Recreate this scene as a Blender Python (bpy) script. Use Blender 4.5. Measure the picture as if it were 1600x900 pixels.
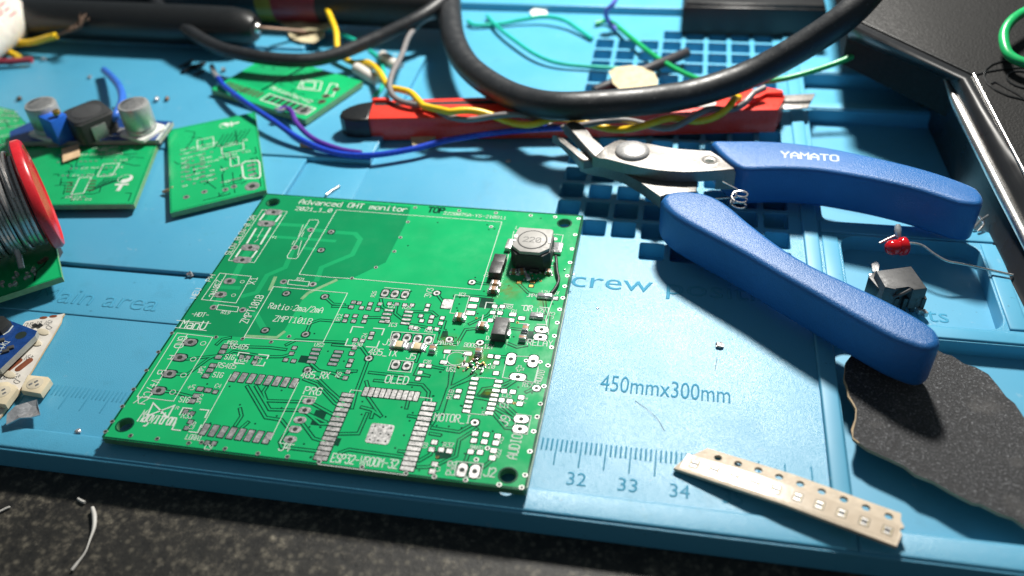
import bpy, bmesh, math, random
from mathutils import Vector, Matrix
from mathutils.geometry import delaunay_2d_cdt
random.seed(7)
for o in list(bpy.data.objects):
    bpy.data.objects.remove(o, do_unlink=True)
SC = bpy.context.scene
COL = SC.collection
S = 0.001                       # all lengths below are millimetres on the bench; 1 Blender unit = 1 m
PI = math.pi

# ------------------------------------------------------------------ camera
FPX = 1386.05                   # focal length in pixels of the 1600 px wide photograph
CAM = Vector((3.43877, -108.64196, 143.11053))
PITCH, ROLL, YAW = 0.71492, -0.0657, -0.22133
FWD = Vector((math.sin(YAW)*math.cos(PITCH), math.cos(YAW)*math.cos(PITCH), -math.sin(PITCH)))
_r = Vector((math.cos(YAW), -math.sin(YAW), 0.0))
_u = _r.cross(FWD)
RIGHT = math.cos(ROLL)*_r + math.sin(ROLL)*_u
UP = -math.sin(ROLL)*_r + math.cos(ROLL)*_u
cd = bpy.data.cameras.new('camera')
cam = bpy.data.objects.new('camera', cd)
COL.objects.link(cam)
M = Matrix((RIGHT, UP, -FWD)).transposed().to_4x4()
M.translation = CAM*S
cam.matrix_world = M
cd.sensor_width = 36.0
cd.lens = FPX/1600*36
cd.clip_start = 0.005
cd.clip_end = 20
cd.dof.use_dof = True
cd.dof.focus_distance = 0.205
cd.dof.aperture_fstop = 11.0
SC.camera = cam

# ------------------------------------------------------------------ light: one bare lamp above the bench, dim room
w = bpy.data.worlds.new('World'); SC.world = w; w.use_nodes = True
bg = w.node_tree.nodes['Background']
bg.inputs[0].default_value = (0.72, 0.90, 1.0, 1)
bg.inputs[1].default_value = 0.135
ld = bpy.data.lights.new('bench_lamp', 'POINT')
ld.energy = 9.1
ld.shadow_soft_size = 0.021
ld.color = (1.0, 0.965, 0.90)
lamp = bpy.data.objects.new('bench_lamp', ld)
COL.objects.link(lamp)
lamp.location = Vector((14, 265, 258))*S
vs = SC.view_settings
vs.view_transform = 'Standard'; vs.look = 'None'; vs.exposure = 0.0; vs.gamma = 1.0
vs.use_curve_mapping = False
SC.render.engine = 'CYCLES'
SC.cycles.use_denoising = True
SC.cycles.max_bounces = 6
SC.cycles.sample_clamp_indirect = 4.0

# ------------------------------------------------------------------ survey helpers
def W(px, py, z=0.0):
    """Bench point (mm) at height z that the surveyed photograph pixel looks at."""
    d = FWD*FPX + RIGHT*(px-800) + UP*(450-py)
    return CAM + d*((z-CAM.z)/d.z)
def fr(x0, y0, s):
    return lambda x, y: (x0+x*s, y0+y*s)
fa, fb, fc, fd, fe = fr(140,290,.25), fr(140,490,.25), fr(520,290,.25), fr(520,440,.25), fr(480,570,.25)
fg, fh, fk = fr(700,400,.125), fr(680,500,.125), fr(740,340,.1)

# ------------------------------------------------------------------ materials
def nt(name):
    m = bpy.data.materials.new(name); m.use_nodes = True
    n = m.node_tree.nodes; l = m.node_tree.links
    return m, n, l, n['Principled BSDF']
def setp(b, col=None, rough=None, metal=None, spec=None, trans=None, coat=None, sss=None, ior=None):
    if col is not None: b.inputs['Base Color'].default_value = (*col, 1)
    if rough is not None: b.inputs['Roughness'].default_value = rough
    if metal is not None: b.inputs['Metallic'].default_value = metal
    if spec is not None: b.inputs['Specular IOR Level'].default_value = spec
    if trans is not None: b.inputs['Transmission Weight'].default_value = trans
    if coat is not None: b.inputs['Coat Weight'].default_value = coat; b.inputs['Coat Roughness'].default_value = 0.12
    if sss is not None:
        b.inputs['Subsurface Weight'].default_value = sss; b.inputs['Subsurface Scale'].default_value = 0.002
    if ior is not None: b.inputs['IOR'].default_value = ior
def coords(n, l):
    g = n.new('ShaderNodeNewGeometry')
    v = n.new('ShaderNodeVectorMath'); v.operation = 'SCALE'; v.inputs['Scale'].default_value = 1000.0
    l.new(g.outputs['Position'], v.inputs[0])
    return v.outputs[0]
def noise(n, l, co, scale, detail=3, rough=.55):
    t = n.new('ShaderNodeTexNoise'); t.inputs['Scale'].default_value = scale
    t.inputs['Detail'].default_value = detail; t.inputs['Roughness'].default_value = rough
    l.new(co, t.inputs['Vector']); return t.outputs['Fac']
def ramp(n, l, fac, stops):
    r = n.new('ShaderNodeValToRGB'); e = r.color_ramp.elements
    while len(e) < len(stops): e.new(0.5)
    for i, (p, c) in enumerate(stops):
        e[i].position = p; e[i].color = (*c, 1) if len(c) == 3 else c
    l.new(fac, r.inputs[0]); return r.outputs[0]
def mapr(n, l, fac, a, b, c, d):
    r = n.new('ShaderNodeMapRange')
    for i, v in enumerate((a, b, c, d)): r.inputs[i+1].default_value = v
    l.new(fac, r.inputs[0]); return r.outputs[0]
def bump(n, l, b, fac, dist, strength=1.0):
    p = n.new('ShaderNodeBump'); p.inputs['Strength'].default_value = strength
    p.inputs['Distance'].default_value = dist*S
    l.new(fac, p.inputs['Height']); l.new(p.outputs[0], b.inputs['Normal']); return p
def mix(n, l, fac, a, b, mode='MIX'):
    m = n.new('ShaderNodeMix'); m.data_type = 'RGBA'; m.blend_type = mode
    for i, v in ((0, fac), (6, a), (7, b)):
        if hasattr(v, 'links'): l.new(v, m.inputs[i])
        else: m.inputs[i].default_value = v if i == 0 else (*v, 1)
    return m.outputs[2]
MAT = {}
def simple(name, col, rough=.5, metal=0, var=.12, vscale=.35, bsc=0, bd=.03, **k):
    """Plain finish with uneven tone and handling marks."""
    m, n, l, b = nt(name); setp(b, col, rough, metal, **k)
    co = coords(n, l); f = noise(n, l, co, vscale, 4)
    lo = tuple(max(0, c*(1-var)) for c in col); hi = tuple(min(1, c*(1+var)) for c in col)
    l.new(ramp(n, l, f, [(.3, lo), (.7, hi)]), b.inputs['Base Color'])
    f2 = noise(n, l, co, vscale*3.1, 3)
    l.new(mapr(n, l, f2, .3, .7, max(.02, rough*.82), min(1, rough*1.18)), b.inputs['Roughness'])
    if bsc: bump(n, l, b, noise(n, l, co, bsc, 2), bd)
    MAT[name] = m; return m

def mat_silicone(name, rlo, rhi, grain):
    m, n, l, b = nt(name); setp(b, (.05,.33,.54), .5, spec=.62)
    co = coords(n, l)
    big = noise(n, l, co, .018, 4, .6)
    c = ramp(n, l, big, [(.3, (.068,.335,.525)), (.7, (.088,.37,.555))])
    gr = noise(n, l, co, .09, 5, .7)                   # handling grime
    c = mix(n, l, mapr(n, l, gr, .58, .78, 0, .35), c, (.05,.22,.33))
    sp = noise(n, l, co, .7, 2, .5)                    # small specks
    c = mix(n, l, mapr(n, l, sp, .72, .78, 0, .55), c, (.03,.14,.22))
    ws = noise(n, l, co, .33, 3, .5)
    c = mix(n, l, mapr(n, l, ws, .69, .77, 0, .4), c, (.30,.46,.55))
    mp = n.new('ShaderNodeMapping'); mp.inputs['Rotation'].default_value = (0, 0, .5); mp.inputs['Scale'].default_value = (.035, 1.1, 1)
    l.new(co, mp.inputs['Vector'])                     # knife nicks and drag marks
    c = mix(n, l, mapr(n, l, noise(n, l, mp.outputs[0], 1.0, 3, .6), .70, .74, 0, .22), c, (.22,.44,.56))
    st_ = noise(n, l, co, .035, 5, .75)                # old flux and heat stains
    c = mix(n, l, mapr(n, l, st_, .62, .70, 0, .30), c, (.06,.26,.30))
    l.new(c, b.inputs['Base Color'])
    l.new(mapr(n, l, noise(n, l, co, .05, 4), .35, .7, rlo, rhi), b.inputs['Roughness'])
    if grain:
        bump(n, l, b, noise(n, l, co, 4.2, 2, .6), grain)
    MAT[name] = m
mat_silicone('silicone', .29, .41, .085)
mat_silicone('silicone_smooth', .42, .55, 0)
mat_silicone('silicone_moulded', .75, .85, 0)
MAT['silicone_moulded'].node_tree.nodes['Principled BSDF'].inputs['Specular IOR Level'].default_value = .12

def mat_mask(name, col, var=.10):
    m, n, l, b = nt(name); setp(b, col, .24, spec=.42, coat=.08)
    co = coords(n, l)
    f = noise(n, l, co, .06, 3)
    c = ramp(n, l, f, [(.3, tuple(x*(1-var) for x in col)), (.7, tuple(min(1, x*(1+var)) for x in col))])
    # amber rosin residue left around the reworked parts
    acc = None
    for (px, py, rr) in ((790,452,5.5),(742,560,6.0),(700,535,3.5),(852,425,3),(762,615,2.2),(845,470,2.5)):
        p = W(px, py, ZB)
        d = n.new('ShaderNodeVectorMath'); d.operation = 'DISTANCE'
        l.new(co, d.inputs[0]); d.inputs[1].default_value = p
        k = mapr(n, l, d.outputs['Value'], 0, rr, 1, 0)
        if acc is None: acc = k
        else:
            a = n.new('ShaderNodeMath'); a.operation = 'MAXIMUM'
            l.new(acc, a.inputs[0]); l.new(k, a.inputs[1]); acc = a.outputs[0]
    q = n.new('ShaderNodeMath'); q.operation = 'MULTIPLY'
    l.new(acc, q.inputs[0]); l.new(mapr(n, l, noise(n, l, co, .55, 4, .6), .36, .58, 0, .95), q.inputs[1])
    c = mix(n, l, q.outputs[0], c, (.12,.17,.010))
    l.new(c, b.inputs['Base Color'])
    l.new(mapr(n, l, noise(n, l, co, .22, 3), .35, .7, .17, .30), b.inputs['Roughness'])
    bump(n, l, b, noise(n, l, co, 1.0, 2), .012)
    MAT[name] = m
ZB = 3.2                        # top face of the big green board
mat_mask('mask_pour', (.010,.40,.135)); mat_mask('mask_bare', (.004,.235,.085)); mat_mask('mask_gap', (.002,.052,.028), .05)
mat_mask('mask_trace', (.010,.33,.12))
def mat_fr4(name, col):
    m, n, l, b = nt(name); setp(b, col, .55, sss=.15)
    co = coords(n, l)
    l.new(ramp(n, l, noise(n, l, co, .8, 3), [(.3, tuple(x*.75 for x in col)), (.7, col)]), b.inputs['Base Color'])
    MAT[name] = m
mat_fr4('fr4_edge', (.20,.42,.20)); mat_fr4('fr4_edge_dark', (.10,.30,.15))
def mat_tin(name, col, r0, r1, bd, metal=.85):
    m, n, l, b = nt(name); setp(b, col, .35, metal)
    co = coords(n, l); f = noise(n, l, co, 1.7, 4, .65)
    l.new(ramp(n, l, f, [(.3, tuple(x*.72 for x in col)), (.7, col)]), b.inputs['Base Color'])
    l.new(mapr(n, l, f, .3, .7, r0, r1), b.inputs['Roughness'])
    if bd: bump(n, l, b, noise(n, l, co, 1.1, 3), bd)
    MAT[name] = m
mat_tin('tin', (.62,.61,.60), .30, .55, .02)
mat_tin('solder', (.70,.70,.72), .12, .28, .06, .6)
mat_tin('tool_steel', (.27,.258,.245), .36, .52, .015, .8)
mat_tin('aluminium', (.60,.61,.60), .34, .48, .02, .55)
mat_tin('solder_wire', (.50,.48,.47), .24, .36, 0, .75)
mat_tin('copper_dull', (.17,.11,.08), .40, .6, .02, .6)
mat_tin('brass', (.62,.40,.12), .2, .4, 0)
mat_tin('blade', (.42,.40,.38), .30, .6, .03)
simple('silk', (.56,.62,.57), .65, var=.10)
simple('hole', (.006,.02,.014), .7)
simple('ferrite_top', (.40,.39,.37), .55, bsc=3, bd=.02)
simple('ferrite', (.030,.032,.034), .6, bsc=2, bd=.04)
simple('epoxy', (.025,.027,.028), .42, bsc=3, bd=.02)
simple('epoxy_grey', (.055,.056,.058), .5, bsc=3, bd=.02)
simple('mlcc', (.36,.19,.09), .45)
simple('mlcc_tan', (.62,.50,.30), .5)
simple('groove', (.05,.05,.05), .7)
simple('print_dark', (.16,.16,.155), .6)
simple('white_glue', (.72,.74,.70), .45)
simple('cable_rubber', (.015,.017,.020), .46, var=.3, vscale=.12, bsc=.9, bd=.05)
t_ = MAT['cable_rubber'].node_tree; n, l = t_.nodes, t_.links; b = n['Principled BSDF']; co = coords(n, l)
c = mix(n, l, mapr(n, l, noise(n, l, co, .9, 4, .7), .60, .72, 0, .35), (.016,.018,.021), (.14,.14,.14)); l.new(c, b.inputs['Base Color'])
simple('pvc_yellow', (.80,.52,.02), .30); simple('pvc_grey', (.20,.19,.19), .35); simple('pvc_blue', (.015,.06,.50), .28)
simple('pvc_purple', (.10,.035,.30), .35); simple('pvc_green', (.01,.34,.10), .32); simple('pvc_teal', (.01,.42,.30), .32)
simple('pvc_red', (.30,.03,.05), .4); simple('pvc_light_blue', (.04,.16,.62), .35); simple('pvc_violet', (.12,.16,.60), .35)
simple('sleeve_white', (.62,.60,.56), .45); simple('sleeve_black', (.025,.025,.03), .5)
simple('red_plastic', (.84,.055,.036), .30, var=.06); simple('flange_red', (.60,.018,.028), .30, var=.08)
simple('black_plastic', (.010,.011,.012), .36, bsc=1.2, bd=.02)
simple('black_matte', (.012,.012,.013), .6)
simple('masking', (.50,.43,.27), .75, var=.2, vscale=.5, bsc=1.2, bd=.15)
simple('tan_card', (.66,.46,.27), .8); simple('bottle', (.74,.70,.62), .42, sss=.2); simple('red_ink', (.55,.06,.10), .6)
simple('navy_pcb', (.012,.055,.22), .30, var=.2, vscale=.6); simple('navy_edge', (.36,.37,.34), .6)
simple('trim_blue', (.02,.13,.62), .35); simple('cap_black', (.05,.055,.06), .5)
simple('label_dark', (.012,.035,.05), .4); simple('label_yellow', (.22,.20,.03), .4); simple('label_red', (.22,.02,.03), .4); simple('label_text', (.10,.15,.19), .5)
simple('strip_white', (.70,.66,.60), .5); simple('strip_pad', (.28,.085,.04), .4, metal=.3); simple('led_case', (.70,.60,.42), .45); simple('led_lens', (.62,.55,.42), .15)
simple('component_grey', (.07,.07,.068), .4)
m, n, l, b = nt('led_red'); setp(b, (.75,.012,.02), .12, trans=.35, ior=1.5); MAT['led_red'] = m
# moulded grip: fine pebbled texture
m, n, l, b = nt('grip_blue'); setp(b, (.012,.125,.40), .40, spec=.5)
co = coords(n, l)
l.new(ramp(n, l, noise(n, l, co, .05, 3), [(.3, (.010,.112,.34)), (.7, (.018,.14,.42))]), b.inputs['Base Color'])
bump(n, l, b, noise(n, l, co, 3.4, 2, .6), .12); MAT['grip_blue'] = m
simple('grip_text', (.46,.53,.62), .45)
# abrasive paper
m, n, l, b = nt('grit'); setp(b, (.03,.03,.032), .6)
co = coords(n, l); f = noise(n, l, co, 2.2, 3, .8)
c = ramp(n, l, f, [(.42, (.012,.012,.014)), (.56, (.030,.032,.036)), (.70, (.24,.245,.26))])
sc = noise(n, l, co, .12, 4, .6)
c = mix(n, l, mapr(n, l, sc, .58, .72, 0, .45), c, (.12,.115,.11)); l.new(c, b.inputs['Base Color'])
bump(n, l, b, f, .35); MAT['grit'] = m
simple('paper_edge', (.42,.32,.20), .85)
# speckled dark stone bench top
m, n, l, b = nt('granite'); setp(b, (.02,.02,.018), .55)
co = coords(n, l)
f1 = noise(n, l, co, .40, 6, .75); f2 = noise(n, l, co, .95, 4, .7); f3 = noise(n, l, co, .07, 3)
c = ramp(n, l, f1, [(.36, (.004,.004,.004)), (.52, (.024,.022,.018)), (.62, (.095,.084,.064)), (.74, (.28,.25,.19))])
c = mix(n, l, mapr(n, l, f2, .63, .76, 0, .7), c, (.22,.21,.17))
c = mix(n, l, mapr(n, l, f3, .35, .6, .45, 0), c, (.008,.008,.007)); l.new(c, b.inputs['Base Color'])
vo = n.new('ShaderNodeTexVoronoi'); vo.inputs['Scale'].default_value = .42; l.new(co, vo.inputs['Vector'])
c = mix(n, l, mapr(n, l, vo.outputs['Distance'], .10, .32, .4, 0), c, mix(n, l, .5, c, (.36,.32,.24))); l.new(c, b.inputs['Base Color'])
bump(n, l, b, f1, .15); MAT['granite'] = m
# lacquered side of the appliance and its pebbled top
m, n, l, b = nt('gloss_black'); setp(b, (.018,.019,.021), .3, metal=.0, spec=.35)
co = coords(n, l); l.new(mapr(n, l, noise(n, l, co, .15, 4), .3, .7, .26, .36), b.inputs['Roughness']); MAT['gloss_black'] = m
simple('leatherette', (.008,.008,.008), .6, bsc=1.6, bd=.12, spec=.25)
mat_tin('chrome', (.75,.73,.71), .18, .28, 0)
mat_tin('rivet_steel', (.66,.65,.64), .26, .36, 0, .55)
mat_tin('trim_metal', (.80,.78,.75), .26, .34, 0, 1.0)

# ------------------------------------------------------------------ object helpers
def link(o): COL.objects.link(o); return o
def tag(o, label, cat, group=None, kind=None):
    if label: o['label'] = label
    if cat: o['category'] = cat
    if group: o['group'] = group
    if kind: o['kind'] = kind
    return o
def thing(name, label, cat, base, group=None):
    o = bpy.data.objects.new(name, None); o.empty_display_size = .005
    o.location = Vector(base)*S; link(o); return tag(o, label, cat, group)
def base_of(V):
    xs = [v[0] for v in V]; ys = [v[1] for v in V]; zs = [v[2] for v in V]
    return Vector(((min(xs)+max(xs))/2, (min(ys)+max(ys))/2, min(zs)))
def off(parent):
    v = Vector((0,0,0)); p = parent
    while p is not None: v += p.location/S; p = p.parent
    return v
def mk(name, V, F, mat, parent=None, smooth=False, kind=None, mats=None, fm=None, angle=None):
    """One mesh object from bench-space mm vertices; its origin sits at the base of the shape."""
    b = base_of(V) if parent is None else off(parent)
    me = bpy.data.meshes.new(name)
    me.from_pydata([tuple((Vector(v)-b)*S) for v in V], [], F)
    for mm in (mats or [mat]): me.materials.append(MAT[mm])
    if fm: me.polygons.foreach_set('material_index', fm)
    if smooth: me.polygons.foreach_set('use_smooth', [True]*len(me.polygons))
    me.update()
    o = bpy.data.objects.new(name, me); link(o)
    if parent is None: o.location = b*S
    else: o.parent = parent
    if kind: o['kind'] = kind
    if angle: sharp(o, angle)
    return o
def sharp(o, deg):
    me = o.data
    bm = bmesh.new(); bm.from_mesh(me)
    for f in bm.faces: f.smooth = True
    for e in bm.edges:
        e.smooth = not (len(e.link_faces) == 2 and e.calc_face_angle(0) > math.radians(deg))
    bm.to_mesh(me); bm.free()
def frombm(name, bm, mat, parent=None, angle=35, kind=None):
    bmesh.ops.recalc_face_normals(bm, faces=bm.faces)
    V = [tuple(v.co) for v in bm.verts]
    bm.verts.index_update()
    F = [[v.index for v in f.verts] for f in bm.faces]
    bm.free()
    return mk(name, V, F, mat, parent, kind=kind, angle=angle)
def ext(name, poly, z0, z1, mat, parent=None, bev=.25, seg=2, angle=35, taper=0.0, kind=None, zf=None, bevb=False):
    """Solid with the outline poly (bench xy), from z0 up to z1, top edges rounded."""
    bm = bmesh.new()
    p = [(q[0], q[1]) for q in poly]
    ar = sum(p[i-1][0]*p[i][1]-p[i][0]*p[i-1][1] for i in range(len(p)))
    if ar < 0: p = p[::-1]
    cx = sum(q[0] for q in p)/len(p); cy = sum(q[1] for q in p)/len(p)
    bot = [bm.verts.new((cx+(x-cx)*(1+taper), cy+(y-cy)*(1+taper), z0)) for x, y in p]
    top = [bm.verts.new((x, y, z1)) for x, y in p]
    N = len(p)
    fb_ = bm.faces.new(bot[::-1]); ft = bm.faces.new(top)
    for i in range(N):
        bm.faces.new((bot[i], bot[(i+1) % N], top[(i+1) % N], top[i]))
    if bev:
        bmesh.ops.bevel(bm, geom=list(ft.edges)+(list(fb_.edges) if bevb else []), offset=bev, segments=seg, affect='EDGES', profile=.5, clamp_overlap=True)
    if zf:
        for v in bm.verts: v.co.z += zf(v.co.x, v.co.y)
    return frombm(name, bm, mat, parent, angle, kind)
def pillow(name, poly, z0, z1, r, mat, parent, n=5, rs=70):
    """Soft moulded bar: smooth outline, fully rounded top and bottom edges."""
    Q = spline([Vector((p[0], p[1], 0)) for p in list(poly)+[poly[0]]], 6)[:-1]
    ar = sum(Q[i-1].x*Q[i].y-Q[i].x*Q[i-1].y for i in range(len(Q)))
    if ar < 0: Q = Q[::-1]
    N = len(Q); nrm = []
    for i in range(N):
        d = (Q[(i+2) % N]-Q[i-2]).normalized(); nrm.append(Vector((-d.y, d.x, 0)))
    rings = []
    for i in range(n+1):
        t = PI/2*i/n; rings.append((r*(1-math.sin(t)), z0+r*(1-math.cos(t))))
    rings += [(b_[0], z0+z1-b_[1]) for b_ in rings[::-1]]
    V = []; F = []
    for ins, z in rings:
        V += [Q[i]+nrm[i]*ins+Vector((0, 0, z)) for i in range(N)]
    for k in range(len(rings)-1):
        for i in range(N): F.append((k*N+i, k*N+(i+1) % N, (k+1)*N+(i+1) % N, (k+1)*N+i))
    b0 = (len(rings)-1)*N
    v, f = cdt([(p.x, p.y) for p in V[b0:]])
    c0_ = len(V); V += [Vector((p[0], p[1], z1)) for p in v]; c1_ = len(V); V += [Vector((p[0], p[1], z0)) for p in v]
    for t in f:
        a2 = sum(v[t[i-1]][0]*v[t[i]][1]-v[t[i]][0]*v[t[i-1]][1] for i in range(len(t)))
        t = t if a2 > 0 else t[::-1]
        F.append(tuple(c0_+i for i in t)); F.append(tuple(c1_+i for i in t[::-1]))
    bm = bmesh.new(); bv = [bm.verts.new(p) for p in V]
    for t in F:
        try: bm.faces.new([bv[i] for i in t])
        except ValueError: pass
    bmesh.ops.remove_doubles(bm, verts=bm.verts, dist=1e-4)
    return frombm(name, bm, mat, parent, rs)
def rect(c, sx, sy, a=0.0):
    ca, sa = math.cos(a), math.sin(a)
    return [(c[0]+ca*x-sa*y, c[1]+sa*x+ca*y) for x, y in ((-sx/2,-sy/2),(sx/2,-sy/2),(sx/2,sy/2),(-sx/2,sy/2))]
def rrect(c, sx, sy, a=0.0, r=.5, n=3):
    out = []; ca, sa = math.cos(a), math.sin(a)
    for (qx, qy, t0) in ((1,1,0),(-1,1,PI/2),(-1,-1,PI),(1,-1,1.5*PI)):
        for i in range(n+1):
            t = t0+PI/2*i/n
            x = qx*(sx/2-r)+r*math.cos(t); y = qy*(sy/2-r)+r*math.sin(t)
            out.append((c[0]+ca*x-sa*y, c[1]+sa*x+ca*y))
    return out
def circ(c, r, n=20, ry=None, a=0):
    ry = ry or r; ca, sa = math.cos(a), math.sin(a)
    out = []
    for i in range(n):
        x, y = r*math.cos(2*PI*i/n), ry*math.sin(2*PI*i/n)
        out.append((c[0]+ca*x-sa*y, c[1]+sa*x+ca*y))
    return out
def spline(P, k=8):
    P = [Vector(p) for p in P]
    if len(P) < 3: return [P[0].lerp(P[-1], i/4) for i in range(5)]
    Q = [P[0]*2-P[1]]+P+[P[-1]*2-P[-2]]
    out = []
    for i in range(1, len(Q)-2):
        a, b, c, d = Q[i-1:i+3]
        for j in range(k):
            t = j/k
            out.append(.5*((2*b)+(c-a)*t+(2*a-5*b+4*c-d)*t*t+(3*b-a-3*c+d)*t**3))
    return out+[P[-1]]
def tube(name, P, r, mat, parent=None, n=10, k=8, smooth=True, taper=None, raw=False):
    Q = [Vector(p) for p in P] if raw else spline(P, k)
    V = []; F = []
    t0 = (Q[1]-Q[0]).normalized()
    nn = t0.orthogonal().normalized()
    for i, p in enumerate(Q):
        t = (Q[min(i+1, len(Q)-1)]-Q[max(i-1, 0)]).normalized()
        nn = (nn-t*nn.dot(t)).normalized(); bb = t.cross(nn)
        rr = r if taper is None else r*taper(i/(len(Q)-1))
        for j in range(n):
            a = 2*PI*j/n
            V.append(p+nn*(rr*math.cos(a))+bb*(rr*math.sin(a)))
    for i in range(len(Q)-1):
        for j in range(n):
            F.append((i*n+j, i*n+(j+1) % n, (i+1)*n+(j+1) % n, (i+1)*n+j))
    F.append(tuple(range(n))[::-1]); F.append(tuple((len(Q)-1)*n+j for j in range(n)))
    o = mk(name, V, F, mat, parent)
    sharp(o, 50)
    return o
def lathe(name, c, axis, prof, mat, parent=None, n=28, angle=40):
    """prof: (radius, distance along axis) pairs, turned about axis through c."""
    ax = Vector(axis).normalized(); c = Vector(c)
    e1 = ax.orthogonal().normalized(); e2 = ax.cross(e1)
    V = []; F = []
    for r, d in prof:
        for j in range(n):
            a = 2*PI*j/n
            V.append(c+ax*d+e1*(r*math.cos(a))+e2*(r*math.sin(a)))
    for i in range(len(prof)-1):
        for j in range(n):
            F.append((i*n+j, i*n+(j+1) % n, (i+1)*n+(j+1) % n, (i+1)*n+j))
    F.append(tuple(range(n))[::-1]); F.append(tuple((len(prof)-1)*n+j for j in range(n)))
    o = mk(name, V, F, mat, parent); sharp(o, angle); return o
def cdt(outer, holes=(), step=None):
    pts = [Vector(p[:2]) for p in outer]; edges = [(i, (i+1) % len(outer)) for i in range(len(outer))]
    for h in holes:
        b0 = len(pts); pts += [Vector(p[:2]) for p in h]
        edges += [(b0+i, b0+(i+1) % len(h)) for i in range(len(h))]
    def inside(p, poly):
        r = False; j = len(poly)-1
        for i in range(len(poly)):
            a, b = poly[i], poly[j]
            if (a[1] > p[1]) != (b[1] > p[1]) and p[0] < (b[0]-a[0])*(p[1]-a[1])/(b[1]-a[1])+a[0]: r = not r
            j = i
        return r
    if step:
        xs = [p[0] for p in outer]; ys = [p[1] for p in outer]
        x = min(xs)+step/2
        while x < max(xs):
            y = min(ys)+step/2
            while y < max(ys):
                if inside((x, y), outer) and not any(inside((x, y), h) for h in holes): pts.append(Vector((x+random.uniform(-.1,.1)*step, y+random.uniform(-.1,.1)*step)))
                y += step
            x += step
    v, e, f, *_ = delaunay_2d_cdt(pts, edges, [], 0, 1e-6)
    F = []
    for t in f:
        cx = sum(v[i][0] for i in t)/len(t); cy = sum(v[i][1] for i in t)/len(t)
        if inside((cx, cy), outer) and not any(inside((cx, cy), h) for h in holes): F.append(list(t))
    return [tuple(p) for p in v], F
def slab(name, outer, holes, z0, z1, mats, parent=None, step=None, zf=None, kind=None):
    """Sheet with real through holes; mats = (top, side and underside)."""
    v, f = cdt(outer, holes, step)
    zt = (lambda x, y: z1+(zf(x, y) if zf else 0)); zb = (lambda x, y: z0+(zf(x, y) if zf else 0))
    N = len(v)
    V = [(x, y, zt(x, y)) for x, y in v]+[(x, y, zb(x, y)) for x, y in v]
    F = []; fm = []
    cnt = {}
    for t in f:
        ar = sum(v[t[i-1]][0]*v[t[i]][1]-v[t[i]][0]*v[t[i-1]][1] for i in range(len(t)))
        if ar < 0: t = t[::-1]
        F.append(t); fm.append(0); F.append([i+N for i in t[::-1]]); fm.append(1)
        for i in range(len(t)):
            a, b = t[i-1], t[i]; cnt[(a, b)] = 1
    for (a, b) in cnt:
        if (b, a) not in cnt:
            F.append([b, a, a+N, b+N]); fm.append(1)
    return mk(name, V, F, None, parent, mats=list(mats), fm=fm, kind=kind)

# flat strokes (print, tracks): mitred ribbons lying on a plane
_jit = [0]
def ribbon(P, wd, z, closed=False):
    P = [Vector((p[0], p[1])) for p in P]
    Q = [P[0]]
    for p in P[1:]:
        if (p-Q[-1]).length > 1e-4: Q.append(p)
    if closed and (Q[0]-Q[-1]).length < 1e-4: Q.pop()
    N = len(Q)
    if N < 2: return [], []
    _jit[0] = (_jit[0]+1) % 40
    zz = z+_jit[0]*.0004
    V = []
    for i, p in enumerate(Q):
        a = Q[i-1] if (i > 0 or closed) else None
        b = Q[(i+1) % N] if (i < N-1 or closed) else None
        d1 = (p-a).normalized() if a is not None else None
        d2 = (b-p).normalized() if b is not None else None
        if d1 is None: d1 = d2; p = p-d2*wd*.4
        if d2 is None: d2 = d1; p = p+d1*wd*.4
        n1 = Vector((-d1.y, d1.x)); n2 = Vector((-d2.y, d2.x))
        m = n1+n2
        m = n1 if m.length < .2 else m.normalized()
        k = wd/2/max(.45, m.dot(n1))
        V += [(p.x+m.x*k, p.y+m.y*k, zz), (p.x-m.x*k, p.y-m.y*k, zz)]
    F = []
    for i in range(N if closed else N-1):
        j = (i+1) % N
        F.append((2*i+1, 2*j+1, 2*j, 2*i))
    return V, F
def merge(parts):
    V = []; F = []
    for v, f in parts:
        b = len(V); V += v; F += [tuple(i+b for i in t) for t in f]
    return V, F

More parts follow.
